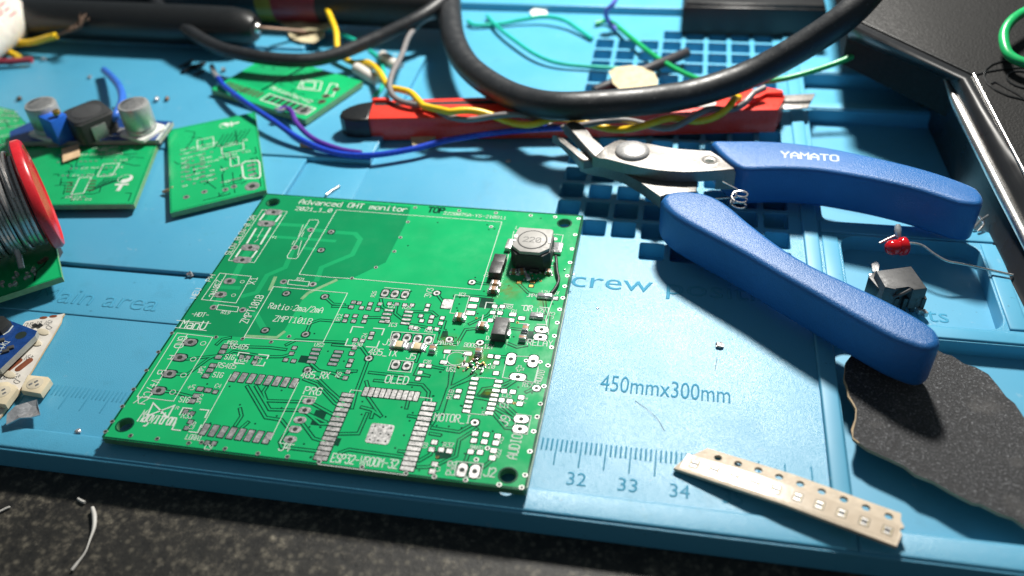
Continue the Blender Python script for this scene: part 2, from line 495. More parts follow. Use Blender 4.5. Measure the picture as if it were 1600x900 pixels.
GL = {
'A':"0,0 0,4 2,6 4,4 4,0|0,2.4 4,2.4",'B':"0,0 0,6 3,6 4,5 4,4 3,3.1 0,3.1|3,3.1 4,2 4,1 3,0 0,0",'C':"4,5 3,6 1,6 0,5 0,1 1,0 3,0 4,1",
'D':"0,0 0,6 2.6,6 4,4.6 4,1.4 2.6,0 0,0",'E':"4,6 0,6 0,0 4,0|0,3 3,3",'F':"4,6 0,6 0,0|0,3 3,3",'G':"4,5 3,6 1,6 0,5 0,1 1,0 3,0 4,1 4,3 2,3",
'H':"0,0 0,6|4,0 4,6|0,3 4,3",'I':"1,6 3,6|2,6 2,0|1,0 3,0",'J':"4,6 4,1 3,0 1,0 0,1",'K':"0,0 0,6|4,6 0,2.6|1.2,3.6 4,0",'L':"0,6 0,0 4,0",
'M':"0,0 0,6 2,3.5 4,6 4,0",'N':"0,0 0,6 4,0 4,6",'O':"1,0 0,1 0,5 1,6 3,6 4,5 4,1 3,0 1,0",'P':"0,0 0,6 3,6 4,5 4,4 3,3 0,3",
'Q':"1,0 0,1 0,5 1,6 3,6 4,5 4,1 3,0 1,0|2.4,1.6 4,0",'R':"0,0 0,6 3,6 4,5 4,4 3,3 0,3|2,3 4,0",'S':"4,5 3,6 1,6 0,5 0,4 1,3 3,3 4,2 4,1 3,0 1,0 0,1",
'T':"0,6 4,6|2,6 2,0",'U':"0,6 0,1 1,0 3,0 4,1 4,6",'V':"0,6 2,0 4,6",'W':"0,6 .8,0 2,3 3.2,0 4,6",'X':"0,0 4,6|0,6 4,0",'Y':"0,6 2,3 4,6|2,3 2,0",'Z':"0,6 4,6 0,0 4,0",
'0':"1,0 0,1 0,5 1,6 3,6 4,5 4,1 3,0 1,0|.6,1.2 3.4,4.8",'1':"0.6,4.6 2,6 2,0|.5,0 3.5,0",'2':"0,5 1,6 3,6 4,5 4,4 0,0 4,0",'3':"0,6 4,6 2,3.6 3,3.6 4,2.6 4,1 3,0 1,0 0,1",
'4':"3,0 3,6 0,2 4,2",'5':"4,6 0,6 0,3.4 3,3.4 4,2.5 4,1 3,0 0,0",'6':"4,6 2,6 0,4 0,1 1,0 3,0 4,1 4,2 3,3 0,3",'7':"0,6 4,6 1,0",
'8':"1,3 0,4 0,5 1,6 3,6 4,5 4,4 3,3 1,3 0,2 0,1 1,0 3,0 4,1 4,2 3,3",'9':"4,3 1,3 0,4 0,5 1,6 3,6 4,5 4,2 2,0 0,0",
'a':"0.6,4 3,4 4,3 4,0|4,2.2 1,2.2 0,1.2 1,0 4,0.3",'c':"4,4 1,4 0,3 0,1 1,0 4,0",'d':"4,6 4,0 1,0 0,1 0,3 1,4 4,4",'e':"0,2.2 4,2.2 4,3 3,4 1,4 0,3 0,1 1,0 3.6,0",
'g':"4,0.4 1,0.4 0,1 0,3 1,4 4,4 4,-1 3,-2 .6,-2",'i':"1.2,4 2,4 2,0|1,0 3,0|2,5.4 2,5.9",'m':"0,0 0,4 1.5,4 2,3.4 2,0|2,3.4 2.6,4 3.4,4 4,3.4 4,0",'n':"0,0 0,4 3,4 4,3 4,0",
'o':"1,0 0,1 0,3 1,4 3,4 4,3 4,1 3,0 1,0",'r':"0,0 0,4|0,2.6 1.6,4 3.4,4",'t':"1.6,6 1.6,1 2.4,0 3.6,0|0.2,4 3.4,4",'v':"0,4 2,0 4,4",'s':"4,4 1,4 0,3 1,2.1 3,2 4,1 3,0 0,0",'w':"0,4 1,0 2,3 3,0 4,4",
'-':"0.4,3 3.6,3",'_':"0,-.6 4,-.6",'.':"1.8,0 2.2,0.4",':':"2,1 2,1.5|2,3.6 2,4.1",'/':"0,-.5 4,6.5",'+':"2,1 2,5|0,3 4,3",' ':"",'~':"0,3 1,4 3,2 4,3"}
def textstrokes(s, p0, p1, h, wd, z, flip=False):
    """Vector lettering from p0 to p1 along the baseline, cap height h."""
    p0 = Vector(p0[:2]); p1 = Vector(p1[:2]); d = p1-p0
    adv = d.length/(len(s)-.25) if len(s) > 1 else d.length*1.3
    d.normalize(); u = Vector((-d.y, d.x))*(-1 if flip else 1)
    cw = adv*.74/4; ch = h/6; out = []
    for i, c in enumerate(s):
        for st in GL.get(c, GL['~']).split('|'):
            if not st: continue
            P = []
            for q in st.split():
                x, y = map(float, q.split(','))
                P.append(p0+d*(i*adv+x*cw)+u*(y*ch))
            cl = len(P) > 3 and (P[0]-P[-1]).length < 1e-5
            out.append(ribbon(P, wd, z, cl))
    return merge(out)
def fonttext(name, s, p0, p1, mat, z, depth, parent, bold=0.0, wfit=True, h=None):
    """Moulded sans lettering between two baseline points."""
    cu = bpy.data.curves.new(name, 'FONT'); cu.body = s; cu.size = 1; cu.extrude = 0; cu.offset = bold; cu.resolution_u = 3
    o = bpy.data.objects.new(name, cu); link(o)
    dg = bpy.context.evaluated_depsgraph_get()
    me = bpy.data.meshes.new_from_object(o.evaluated_get(dg))
    bpy.data.objects.remove(o); bpy.data.curves.remove(cu)
    xs = [v.co.x for v in me.vertices]; ys = [v.co.y for v in me.vertices]
    x0, x1 = min(xs), max(xs)
    cap = .73
    p0 = Vector(p0[:2]); p1 = Vector(p1[:2]); d = p1-p0; sx = d.length/(x1-x0); d.normalize(); u = Vector((-d.y, d.x))
    sy = (h/cap) if h else sx
    bm = bmesh.new(); bm.from_mesh(me); bpy.data.meshes.remove(me)
    for v in bm.verts:
        q = p0+d*((v.co.x-x0)*sx)+u*(v.co.y*sy); v.co = (q.x, q.y, z)
    if depth:
        r = bmesh.ops.extrude_face_region(bm, geom=bm.faces[:])
        for e in r['geom']:
            if isinstance(e, bmesh.types.BMVert): e.co.z += depth
    return frombm(name, bm, mat, parent, angle=30)

# ------------------------------------------------------------------ bench top and silicone mat
for nm in ('silicone', 'silicone_smooth', 'silicone_moulded'):
    t = MAT[nm].node_tree; bv = t.nodes.new('ShaderNodeBevel'); bv.samples = 6; bv.inputs['Radius'].default_value = .55*S
    bp = next((x for x in t.nodes if x.type == 'BUMP'), None)
    t.links.new(bv.outputs[0], bp.inputs['Normal'] if bp else t.nodes['Principled BSDF'].inputs['Normal'])
bm = bmesh.new()
bmesh.ops.create_grid(bm, x_segments=1, y_segments=1, size=900)
for v in bm.verts: v.co.z = -6.0
tb = frombm('bench_top', bm, 'granite'); tb['kind'] = 'structure'

mat_root = thing('soldering_mat', 'large bright blue silicone soldering mat with trays, ruler and cell grid', 'mat', (-60, 100, -6))
cells = []
for k in range(-11, 5):
    for i in range(8):
        if k in (-11, 4) and i < 3: continue
        x0 = -26.5+7.85*i; y1 = 107.1-8.3*k
        cells.append(rrect((x0+3.15, y1-3.45), 6.3, 6.9, 0, .7, 3))
trays = [rrect(((42.2+130)/2, 20.3), 87.8, 52.0, 0, 3, 5), rrect((63.8, 67), 33.2, 32, 0, 4.5, 6), rrect((88, 117.5), 89, 58, 0, 2.5, 4),
         rrect((88, 160.4), 89, 19.2, 0, 2.5, 4), rrect((88, 190.5), 89, 28, 0, 2.5, 4)]
slab('mat_sheet', rrect((-100, 114), 476, 252, 0, 4, 6), cells+trays, -5.95, 0, ('silicone', 'silicone_smooth'), mat_root)
mk('mat_floor', [(-60,40,-4.6),(134,40,-4.6),(134,230,-4.6),(-60,230,-4.6)], [(0,1,2,3)], 'silicone_smooth', mat_root)
mk('tray_floor', [(40,-8,-3.9),(134,-8,-3.9),(134,48.5,-3.9),(40,48.5,-3.9)], [(0,1,2,3)], 'silicone_smooth', mat_root)
def rib(name, x0, x1, y0, y1, z1, bev=.5, z0=-.02):
    return ext(name, [(x0,y0),(x1,y0),(x1,y1),(x0,y1)], z0, z1, 'silicone_smooth' if name == 'rib' else 'silicone', mat_root, bev=bev, seg=3, angle=60)
rib('rib', 38.1, 41.9, -5.2, 205, .9)
rib('rib', 42.6, 46.6, 51.5, 82.5, .45, .3); rib('rib', 80.9, 85, 51.5, 82.5, .45, .3)
rib('rib', 42.6, 85, 46.8, 50.5, .45, .3); rib('rib', 42.6, 85, 83.4, 88, .45, .3)
rib('rib', 42.6, 130, 147, 150.4, .5, .3); rib('rib', 42.6, 130, 170.5, 175.8, .5, .3)
rib('raised_panel', -337, -104, 46.6, 101.4, 1.45, .45); rib('raised_panel', -337, -84.3, 101.6, 168.6, 2.0, .45)
rib('raised_panel', -337, -130, 168.8, 238, 3.2, .5); rib('raised_panel', -129.8, 37.8, 211.5, 238, 3.0, .5)
rib('raised_panel', -103.7, -84.2, 48, 101.2, .22, .15)
rib('raised_panel', -337, -104.2, 29, 46.2, .28, .2)
rib('front_rim', -335, 41.9, -11.4, -6.1, .5, .4); rib('front_rim', 42.1, 134, -11.4, -6.3, .5, .4)
# ruler: 1 mm and 5 mm ticks, figures, lettering moulded in the sheet
tick_s = None
for mm in range(-150, 41):
    if mm > 12 and mm % 5: continue
    if -98 < mm < -18: continue
    x = mm*1.0
    big = mm % 5 == 0
    y0 = .4 if big else 4.0
    if tick_s is None: tick_s = {}
    if big not in tick_s:
        o = ext('ruler_tick', rrect((0,0), .32 if big else .38, (6.6 if big else 3.1), 0, .15, 2), 0.004, .05, 'silicone_moulded', mat_root, bev=0)
        tick_s[big] = o.data
        o.data.transform(Matrix.Translation(off(mat_root)*S))
    else:
        o = bpy.data.objects.new('ruler_tick', tick_s[big]); link(o); o.parent = mat_root
    o.location = (Vector((x, (3.5 if big else 5.3), 0))-off(mat_root))*S
for s, x in (('32', -10), ('33', 0), ('34', 10), ('35', 20)):
    fonttext('ruler_figure', s, (x-1.9, -4.1), (x+1.9, -4.1), 'silicone_moulded', .004, .05, mat_root, h=3.3)
fonttext('moulded_lettering', '450mmx300mm', (-8.0, 21.4), (19.6, 21.3), 'silicone_moulded', .004, .05, mat_root, h=5.0)
fonttext('moulded_lettering', 'screw position', (-22.4, 54.6), (36.0, 54.6), 'silicone_moulded', .004, .05, mat_root, h=6.0)
fonttext('moulded_lettering', 'Main area', (-152.0, 32.6), (-118.5, 32.6), 'silicone_moulded', .29, .07, mat_root, h=6.0)
fonttext('moulded_lettering', 'parts', (57, 57.5), (70.5, 57.5), 'silicone_moulded', -4.59, .05, mat_root, h=5)

# ------------------------------------------------------------------ the big green circuit board
BR = -0.00572
BC = Vector((-63.38947, 35.58101, 0)); BW, BH = 89.67, 88.49
def Bp(p): return W(p[0], p[1], ZB)
def bxy(u, v):
    c, s = math.cos(BR), math.sin(BR)
    return (BC.x+c*u-s*v, BC.y+s*u+c*v)
board = thing('main_circuit_board', 'large square green circuit board lettered Advanced OHT monitor', 'circuit board', (BC.x, BC.y, ZB-1.6))
outer = [bxy(*p) for p in rrect((0,0), BW, BH, 0, .6, 3)]
mh = [Bp(p) for p in (fa(1146,105), fc(1448,235), fb(220,695), fe(1255,690))]
mholes = [circ(p, 1.65, 24) for p in mh]
slab('board_laminate', outer, mholes, ZB-1.6, ZB, ('mask_pour', 'fr4_edge_dark'), board)
for p in mh:
    v = []; 
    for rr in (1.68, 2.0):
        v += [(x, y, ZB+.03) for x, y in circ(p, rr, 24)]
    mk('hole_rim', v, [(i, (i+1) % 24, 24+(i+1) % 24, 24+i)[::-1] for i in range(24)], 'mask_gap', board)
# lighter bare rim of the laminate (mask pulled back from the edge)
v, f = ribbon([bxy(*p) for p in ((-BW/2+.28,-BH/2+.28),(BW/2-.28,-BH/2+.28),(BW/2-.28,BH/2-.28),(-BW/2+.28,BH/2-.28))], .45, ZB+.006, True)
mk('mask_border', v, f, 'mask_gap', board)
# area without copper: deeper green
dark = [(-BW/2+.6, BH/2-.6)]
poly = [bxy(-BW/2+.55, BH/2-.55)]+[Bp(p)[:2] for p in (fc(488,132), fc(455,235), fc(330,480), fc(120,580), fa(1540,592), fa(1345,685), fa(1260,830), fb(1235,75), fb(1180,160), fb(960,148), fb(780,135), fb(530,112))]
poly.append(bxy(-BW/2+.55, -BH/2+BH*.435))
v, f = cdt([tuple(p[:2]) for p in poly], [circ(mh[0], 2.02, 24)]); 
def up(v, f, z):
    F = []
    for t in f:
        ar = sum(v[t[i-1]][0]*v[t[i]][1]-v[t[i]][0]*v[t[i-1]][1] for i in range(len(t)))
        F.append(t if ar > 0 else t[::-1])
    return [(x, y, z) for x, y in v], F
mk('bare_mask_area', *up(v, f, ZB+.004), 'mask_bare', board)
def strip(P, wd, mat, z, name='track', parent=board):
    v, f = ribbon([Bp(p) for p in P], wd, z)
    return mk(name, v, f, mat, parent)
# wide tracks in the bare area
for P, wd in (([fa(1150,240), fa(1340,250), fa(1390,275), fa(1510,290), fc(0,290), fc(140,300), fc(172,335), fc(122,432), fc(0,482), fa(1450,512), fa(1420,590)], 1.35),
              ([fa(1275,392), fa(1222,512), fa(1110,560), fa(1045,668), fa(960,690)], 1.35), ([fa(950,480), fa(900,580)], 1.6),
              ([fa(1030,310), fa(1530,347)], 1.1), ([fb(1035,0), fb(1092,100)], 1.5), ([fa(1340,390), fa(1440,404)], 1.1),
              ([fa(815,700), fa(780,755)], 1.5), ([fa(1205,615), fa(1232,675)], 1.2), ([fa(1140,190), fa(1110,230)], 2.2), ([fa(1000,400), fa(960,455)], 2.0), ([fa(830,635), fa(930,640)], 1.3)):
    strip(P, wd, 'mask_trace', ZB+.008)
for P, wd in (([fa(1160,575), fa(1128,650)], .9), ([fa(1330,705), fa(1365,672), fa(1540,592)], .9), ([fb(975,140), fb(1170,150), fb(1215,115)], .8)):
    strip(P, wd, 'fr4_edge', ZB+.026, 'milled_slot')
# tracks in the copper pour: a darker clearance with the track inside it
TR = [
 [fb(880,150), fb(830,160), fb(795,192)], [fb(1230,195), fb(1290,165), fb(1600,180)], [fb(1225,225), fb(1120,212), fb(870,205)],
 [fb(1255,255), fb(1200,270), fb(1100,270), fb(900,235), fb(870,255), fb(610,285)], [fb(770,270), fb(740,285), fb(610,380), fb(545,378)],
 [fb(1385,315), fb(1430,355), fb(1530,375), fb(1560,400), fd(78,603)], [fb(640,520), fb(520,490), fb(432,482)],
 [fb(985,455), fb(1100,650), fb(1200,665), fb(1245,720), fb(1190,800), fb(1200,835), fb(1420,860)], [fb(1040,455), fb(1125,600), fb(1320,605), fb(1480,680)],
 [fb(1105,460), fb(1085,490), fb(1105,545), fb(1350,552)], [fb(1390,560), fb(1500,620), fb(1560,650)], [fb(1345,610), fb(1440,690), fb(1500,690)],
 [fb(1315,665), fb(1400,780), fb(1470,800)], [fb(1340,410), fb(1420,440), fb(1530,560), fb(1600,600)], [fb(1420,400), fb(1500,480), fb(1590,560)],
 [fb(940,595), fb(950,640), fb(910,700)], [fb(990,680), fb(950,715)],
 [fd(225,480), fd(150,680), fd(120,790)], [fd(230,568), fd(430,590)], [fd(262,618), fd(560,645), fd(600,690), fd(590,745)], [fd(210,625), fd(220,660)],
 [fd(180,785), fd(240,800), fd(300,840)], [fe(380,205), fe(460,320)], [fe(375,305), fe(320,430), fe(205,432)], [fe(340,265), fe(415,285), fe(400,330)],
 [fe(630,230), fe(620,270)], [fe(635,320), fe(700,330)], [fe(205,550), fe(260,530), fe(600,578)], [fe(575,540), fe(620,545)],
 [fe(780,395), fe(950,420), fe(1045,365)], [fe(770,430), fe(830,440)], [fe(700,600), fe(770,560), fe(780,530)], [fe(690,640), fe(750,640), fe(800,625)],
 [fe(825,620), fe(930,570), fe(950,470), fe(1060,400)], [fe(990,600), fe(1005,560), fe(1020,545)], [fe(1100,640), fe(1160,590)],
 [fe(790,300), fe(830,290), fe(890,130), fe(900,10)], [fe(830,300), fe(880,150), fe(1050,60)], [fe(915,30), fe(870,200), fe(850,260), fe(780,370)],
 [fe(1075,185), fe(1110,150), fe(1200,135), fe(1320,85)], [fe(1010,200), fe(1160,220)], [fe(1160,300), fe(1240,395), fe(1330,400)], [fe(1200,240), fe(1290,320)], [fe(1230,240), fe(1320,325)],
 [fd(665,355), fd(685,300), fd(700,250)], [fd(730,362), fd(665,360)], [fd(640,395), fd(780,385), fd(830,300), fd(930,290)], [fd(620,385), fd(560,400), fd(520,500)],
 [fd(855,265), fd(970,210), fd(1000,170)], [fd(650,75), fd(690,130)], [fd(920,383), fd(1000,385)], [fd(1090,385), fd(1150,410), fd(1210,400)], [fd(1080,290), fd(1180,300)],
 [fd(1320,110), fd(1330,180), fd(1350,210), fd(1340,290)], [fd(1160,10), fd(1220,70), fd(1290,85)], [fd(1030,470), fd(1100,470)], [fd(1180,600), fd(1260,660)], [fd(1275,660), fd(1210,690)],
 [fd(350,180), fd(310,160), fd(300,110)], [fd(400,140), fd(390,200), fd(440,240), fd(470,245)], [fd(0,155), fd(90,155)], [fd(210,225), fd(310,225)], [fd(460,265), fd(700,305)],
 [fd(465,188), fd(620,190), fd(650,215)], [fd(0,395), fd(180,410), fd(230,480)], [fd(30,560), fd(145,560)], [fd(920,700), fd(940,670), fd(1080,660), fd(1140,620)], [fd(870,605), fd(730,660), fd(680,830)],
 [fd(540,525), fd(515,580), fd(600,590)], [fd(545,575), fd(600,590)], [fd(1010,790), fd(1150,870)], [fd(880,720), fd(1000,745)], [fd(690,545), fd(560,520)],
 [fb(1350,130), fb(1380,60), fb(1440,40), fb(1560,50)], [fa(1470,695), fa(1520,740), fa(1590,745)], [fc(870,605), fc(970,615)], [fc(990,700), fc(870,690), fc(760,690)],
]
for P in TR:
    strip(P, .95, 'mask_gap', ZB+.008, 'track_clearance'); strip(P, .40, 'mask_pour', ZB+.026)
for c, sx, sy, a in ((fb(1340,285),2.2,2.2,0), (fd(690,330),2.2,2.0,.3), (fd(400,20),.1,.1,0), (fe(170,480),2.4,2.0,0), (fe(1120,190),2.2,2.0,0), (fd(1210,340),3,3.4,0), (fe(850,560),3.2,2.2,.3), (fb(1440,630),2.6,2.2,0), (fe(60,360),2.4,1.6,0), (fc(960,735),3.2,3.4,0)):
    p = Bp(c); mk('track_clearance', [(x, y, ZB+.007) for x, y in rect(p, sx, sy, a)], [(0,1,2,3)], 'mask_gap', board)

# pads: shared meshes, one object each
PM = {}
def unit_pad(key, poly, z0, z1, mat):
    if key not in PM:
        me = bpy.data.meshes.new('pad'); N = len(poly)
        V = [(x*S, y*S, z0*S) for x, y in poly]+[(x*S, y*S, z1*S) for x, y in poly]
        F = [tuple(range(N, 2*N))]+[(i, (i+1) % N, N+(i+1) % N, N+i) for i in range(N)]
        me.from_pydata(V, [], F); me.materials.append(MAT[mat]); PM[key] = me
    return PM[key]
def put(name, me, p, a=BR, parent=board, z=None):
    o = bpy.data.objects.new(name, me); link(o); o.parent = parent
    q = Vector((p[0], p[1], ZB if z is None else z))
    o.location = (q-off(parent))*S; o.rotation_euler.z = a
    return o
def pad(p, sx, sy, a=0, mat='tin', clear=True, parent=board):
    P = Bp(p)
    if clear and parent is board: put('pad_clearance', unit_pad(('c', sx, sy), rrect((0,0), sx+.5, sy+.5, 0, .2, 2), .004, .016, 'mask_gap'), P, BR+a)
    return put('pad', unit_pad(('p', sx, sy, mat), rrect((0,0), sx, sy, 0, min(sx, sy)*.12, 2), .004, .080, mat), P, BR+a)
def pin(p, sx, sy, hole, a=0, clear=True, mat='tin'):
    P = Bp(p); r = min(sx, sy)*.48
    if clear: put('pad_clearance', unit_pad(('pc', sx, sy), rrect((0,0), sx+.6, sy+.6, 0, r, 4), .004, .016, 'mask_gap'), P, BR+a)
    o = put('pin_pad', unit_pad(('pp', sx, sy, mat), rrect((0,0), sx, sy, 0, r, 5), .004, .082, mat), P, BR+a)
    h = put('drill_hole', unit_pad(('h', hole), circ((0,0), hole, 14), .05, .100, 'hole'), P, 0)
def lerp(a, b, t): return (a[0]+(b[0]-a[0])*t, a[1]+(b[1]-a[1])*t)
for i in range(14):
    pad(lerp((543.75,617.5), (501,716), i/13), 2.75, .95); pad(lerp((670.75,631), (636,732.5), i/13), 2.75, .95)
for i in range(10): pad(lerp(fe(365,168), fe(682,198), i/9), 1.0, 2.5)
pad(fe(455,432), 5.0, 5.2, clear=False)
for i in range(3):
    for j in range(3):
        put('drill_hole', unit_pad(('h', .22), circ((0,0), .22, 10), .05, .100, 'hole'), Bp(lerp(lerp(fe(425,385), fe(525,398), i/2), lerp(fe(392,468), fe(490,480), i/2), j/2)), 0)
for i in range(8): pad(lerp(fb(905,395), fb(1278,435), i/7), 1.25, 2.7, -.05); pad(lerp(fb(720,725), fb(1112,778), i/7), 1.25, 2.9, -.05)
for p in (fb(630,180), fb(565,275), fb(500,377), fb(432,482)): pin(p, 3.0, 2.1, .62)
for p in (fb(1370,548), fb(1345,605), fb(1315,665), fb(1285,724), fb(1255,787)): pin(p, 2.7, 1.75, .52, clear=False)
for p in (fa(1150,167), fa(1105,238), fa(1005,388), fa(955,465)): pin(p, 4.9, 2.5, .6, clear=False)
for p in (fa(875,598), fa(820,682)): pin(p, 3.0, 2.2, .62, clear=False)
for p in (fa(775,762), fa(957,778), fa(1213,602), fa(1395,618), fa(1383,277), fa(1283,387)): pin(p, 1.8, 1.7, .45, clear=False)
for p in (fa(1230,675), fa(1470,695), fa(1510,290), fa(1447,404), fb(1097,105), fb(1350,130), fb(1363,352), fd(225,480), fc(650,673), fc(870,605), fd(728,362), fd(920,383), fe(1048,362), fd(1273,667)): pin(p, 1.6, 1.6, .42)
for p in (fd(393,347), fd(463,353), fd(530,358), fd(597,367), fd(393,520), fd(463,527), fc(327,672), fc(388,678), fc(452,682)): pin(p, 1.7, 2.6, .55)
for p in (fd(1113,485), fd(1252,498)): pin(p, 2.0, 3.6, .55)
pin(fd(1157,597), 3.4, 1.9, .55)
for p in (fd(1305,300), fd(1297,348), fe(1338,340), fe(1330,402)): pin(p, 3.0, 1.9, .52)
for p in (fe(968,658), fe(1047,667)): pin(p, 1.9, 3.2, .55)
for p in (fd(1208,495), fd(1297,503)): pin(p, .9, .9, .3, clear=False)
EV = [fc(1537,207),fc(1515,308),fc(1495,397),fc(1483,482),fc(1465,565),fc(1450,630),fc(1438,703),fc(1418,775),fc(1403,858),fd(1385,340),fd(1367,412),fd(1345,525),fd(1320,655),fd(1297,765),fd(1277,845),
 fe(1457,245),fe(1437,327),fe(1415,417),fe(1392,542),fe(1362,690),fe(1340,767),fe(1200,750),fe(990,720),fe(795,700),fe(617,680),fe(343,640),fe(75,607),fe(1057,593),fe(1127,522),
 fb(1237,895),fb(1052,875),fb(847,845),fb(620,810),fb(423,783),fb(257,763),fb(100,738),fb(142,675),fb(205,580),fb(275,473),fb(355,355),fb(430,240),fb(515,122),fb(700,805),
 fc(515,138),fc(790,158),fc(1020,172),fc(1237,187),fc(1390,197),fc(470,228),fc(423,325),fc(385,412),fc(270,512),fc(120,580),fc(990,258),fb(790,148),fb(957,158),fb(1135,178),fb(1247,143)]
for p in EV: pin(p, 1.0, 1.0, .33, clear=False)
for p in (fe(813,577), fe(1295,240), fc(897,828), fc(1155,857), fc(1300,597)): pin(p, .6, .6, .2, clear=False, mat='brass')
# tented vias: small dark dimples of bare mask
vd = unit_pad('dot', circ((0,0), .24, 8), .004, .020, 'mask_gap')
for fq, pts in ((fb, "1320,18 1375,708 1405,125 1440,710 1340,815 1170,640 1200,590 1200,480 875,455 1490,235 735,440 1590,297 1035,688 940,570 755,685 640,610"),
                (fc, "1300,205 890,575 945,660 1100,625 795,700 790,740 780,780 775,765 905,800 470,375 655,230 965,245 1010,270 975,275 1375,740"),
                (fd, "440,60 490,60 120,570 105,440 580,440 770,350 760,300 675,565 625,715 495,660 465,795 330,845 800,775 935,790 850,590 1110,245 1130,345 1050,160 940,120 930,155 980,145 1325,240 1290,620 1245,695 1160,660 1325,205"),
                (fe, "345,230 340,310 85,390 25,575 20,580 550,520 605,440 640,350 810,380 885,385 840,440 965,395 1160,415 700,660 845,485 590,265 790,195 660,300 830,45 490,325 520,400 1095,270 965,258 985,555")):
    for s in pts.split(): put('tented_via', vd, Bp(fq(*map(int, s.split(',')))), 0)
# small surface-mount pads
for fq, sx, sy, pts in (
 (fd, .95, 1.0, "130,130 115,160 165,135 235,140 295,140 180,165 225,168 280,175 355,138 400,142 450,147 495,148 85,215 140,215 205,220 75,245 130,248 195,250 550,215 620,222 685,228 555,245 610,250 675,262 595,150 585,178 490,285 520,290 605,293 650,298 245,325 235,352 140,365 185,370 135,415 118,450 113,495 100,525 95,565 78,603 545,570 533,608"),
 (fd, 1.15, 1.0, "1012,155 1060,157 1000,195 1045,198 985,243 1030,245 985,467 1030,472 1022,508 1020,573 787,685 775,720 1070,685 1125,690 1178,725 1055,742 1105,748 1168,765 600,530 555,525 340,250"),
 (fd, 1.5, 1.0, "1125,207 1113,242 1180,230 715,438 848,452 693,505 828,520"),
 (fe, 1.15, 1.05, "1050,432 1118,437 1190,447 1042,475 1107,482 1178,490 1165,537 1157,583 1022,545 1080,548 795,485 778,530 838,532 888,540 797,622 782,668"),
 (fb, 1.35, 1.1, "845,208 828,240 805,273 770,325 752,355 727,390 690,472 665,515 640,548 740,480"),
 (fb, .95, .95, "1280,215 1262,250 1225,290 1275,297 950,270 990,275 1045,275 1030,305 600,612 640,625 630,677 605,717 735,808 778,812 785,490")):
    for s in pts.split(): pad(fq(*map(int, s.split(','))), sx, sy)
for i in range(4):
    pad(lerp(fd(350,180), fd(318,252), i/3), 2.0, .62, mat='tin'); pad(lerp(fd(475,190), fd(452,262), i/3), 2.0, .62)
    pad(lerp(fb(1417,225), fb(1385,303), i/3), 1.9, .7, mat='solder'); pad(lerp(fb(1556,240), fb(1517,316), i/3), 1.9, .7, mat='solder')
for i in range(8): pad(lerp(fd(888,608), fd(835,810), i/7), 1.55, .72); pad(lerp(fd(1037,625), fd(978,823), i/7), 1.55, .72)
pad(fc(715,740), 2.4, 3.2)
for p in (fc(885,713), fc(872,755), fc(860,797)): pad(p, 2.1, 1.35)
pad(fc(1388,705), 1.4, 1.1, mat='solder'); pad(fc(1250,602), 1.1, .9, mat='brass'); pad(fc(1240,628), 1.0, .8, mat='brass'); pad(fc(1165,605), 1.1, .9, mat='brass')

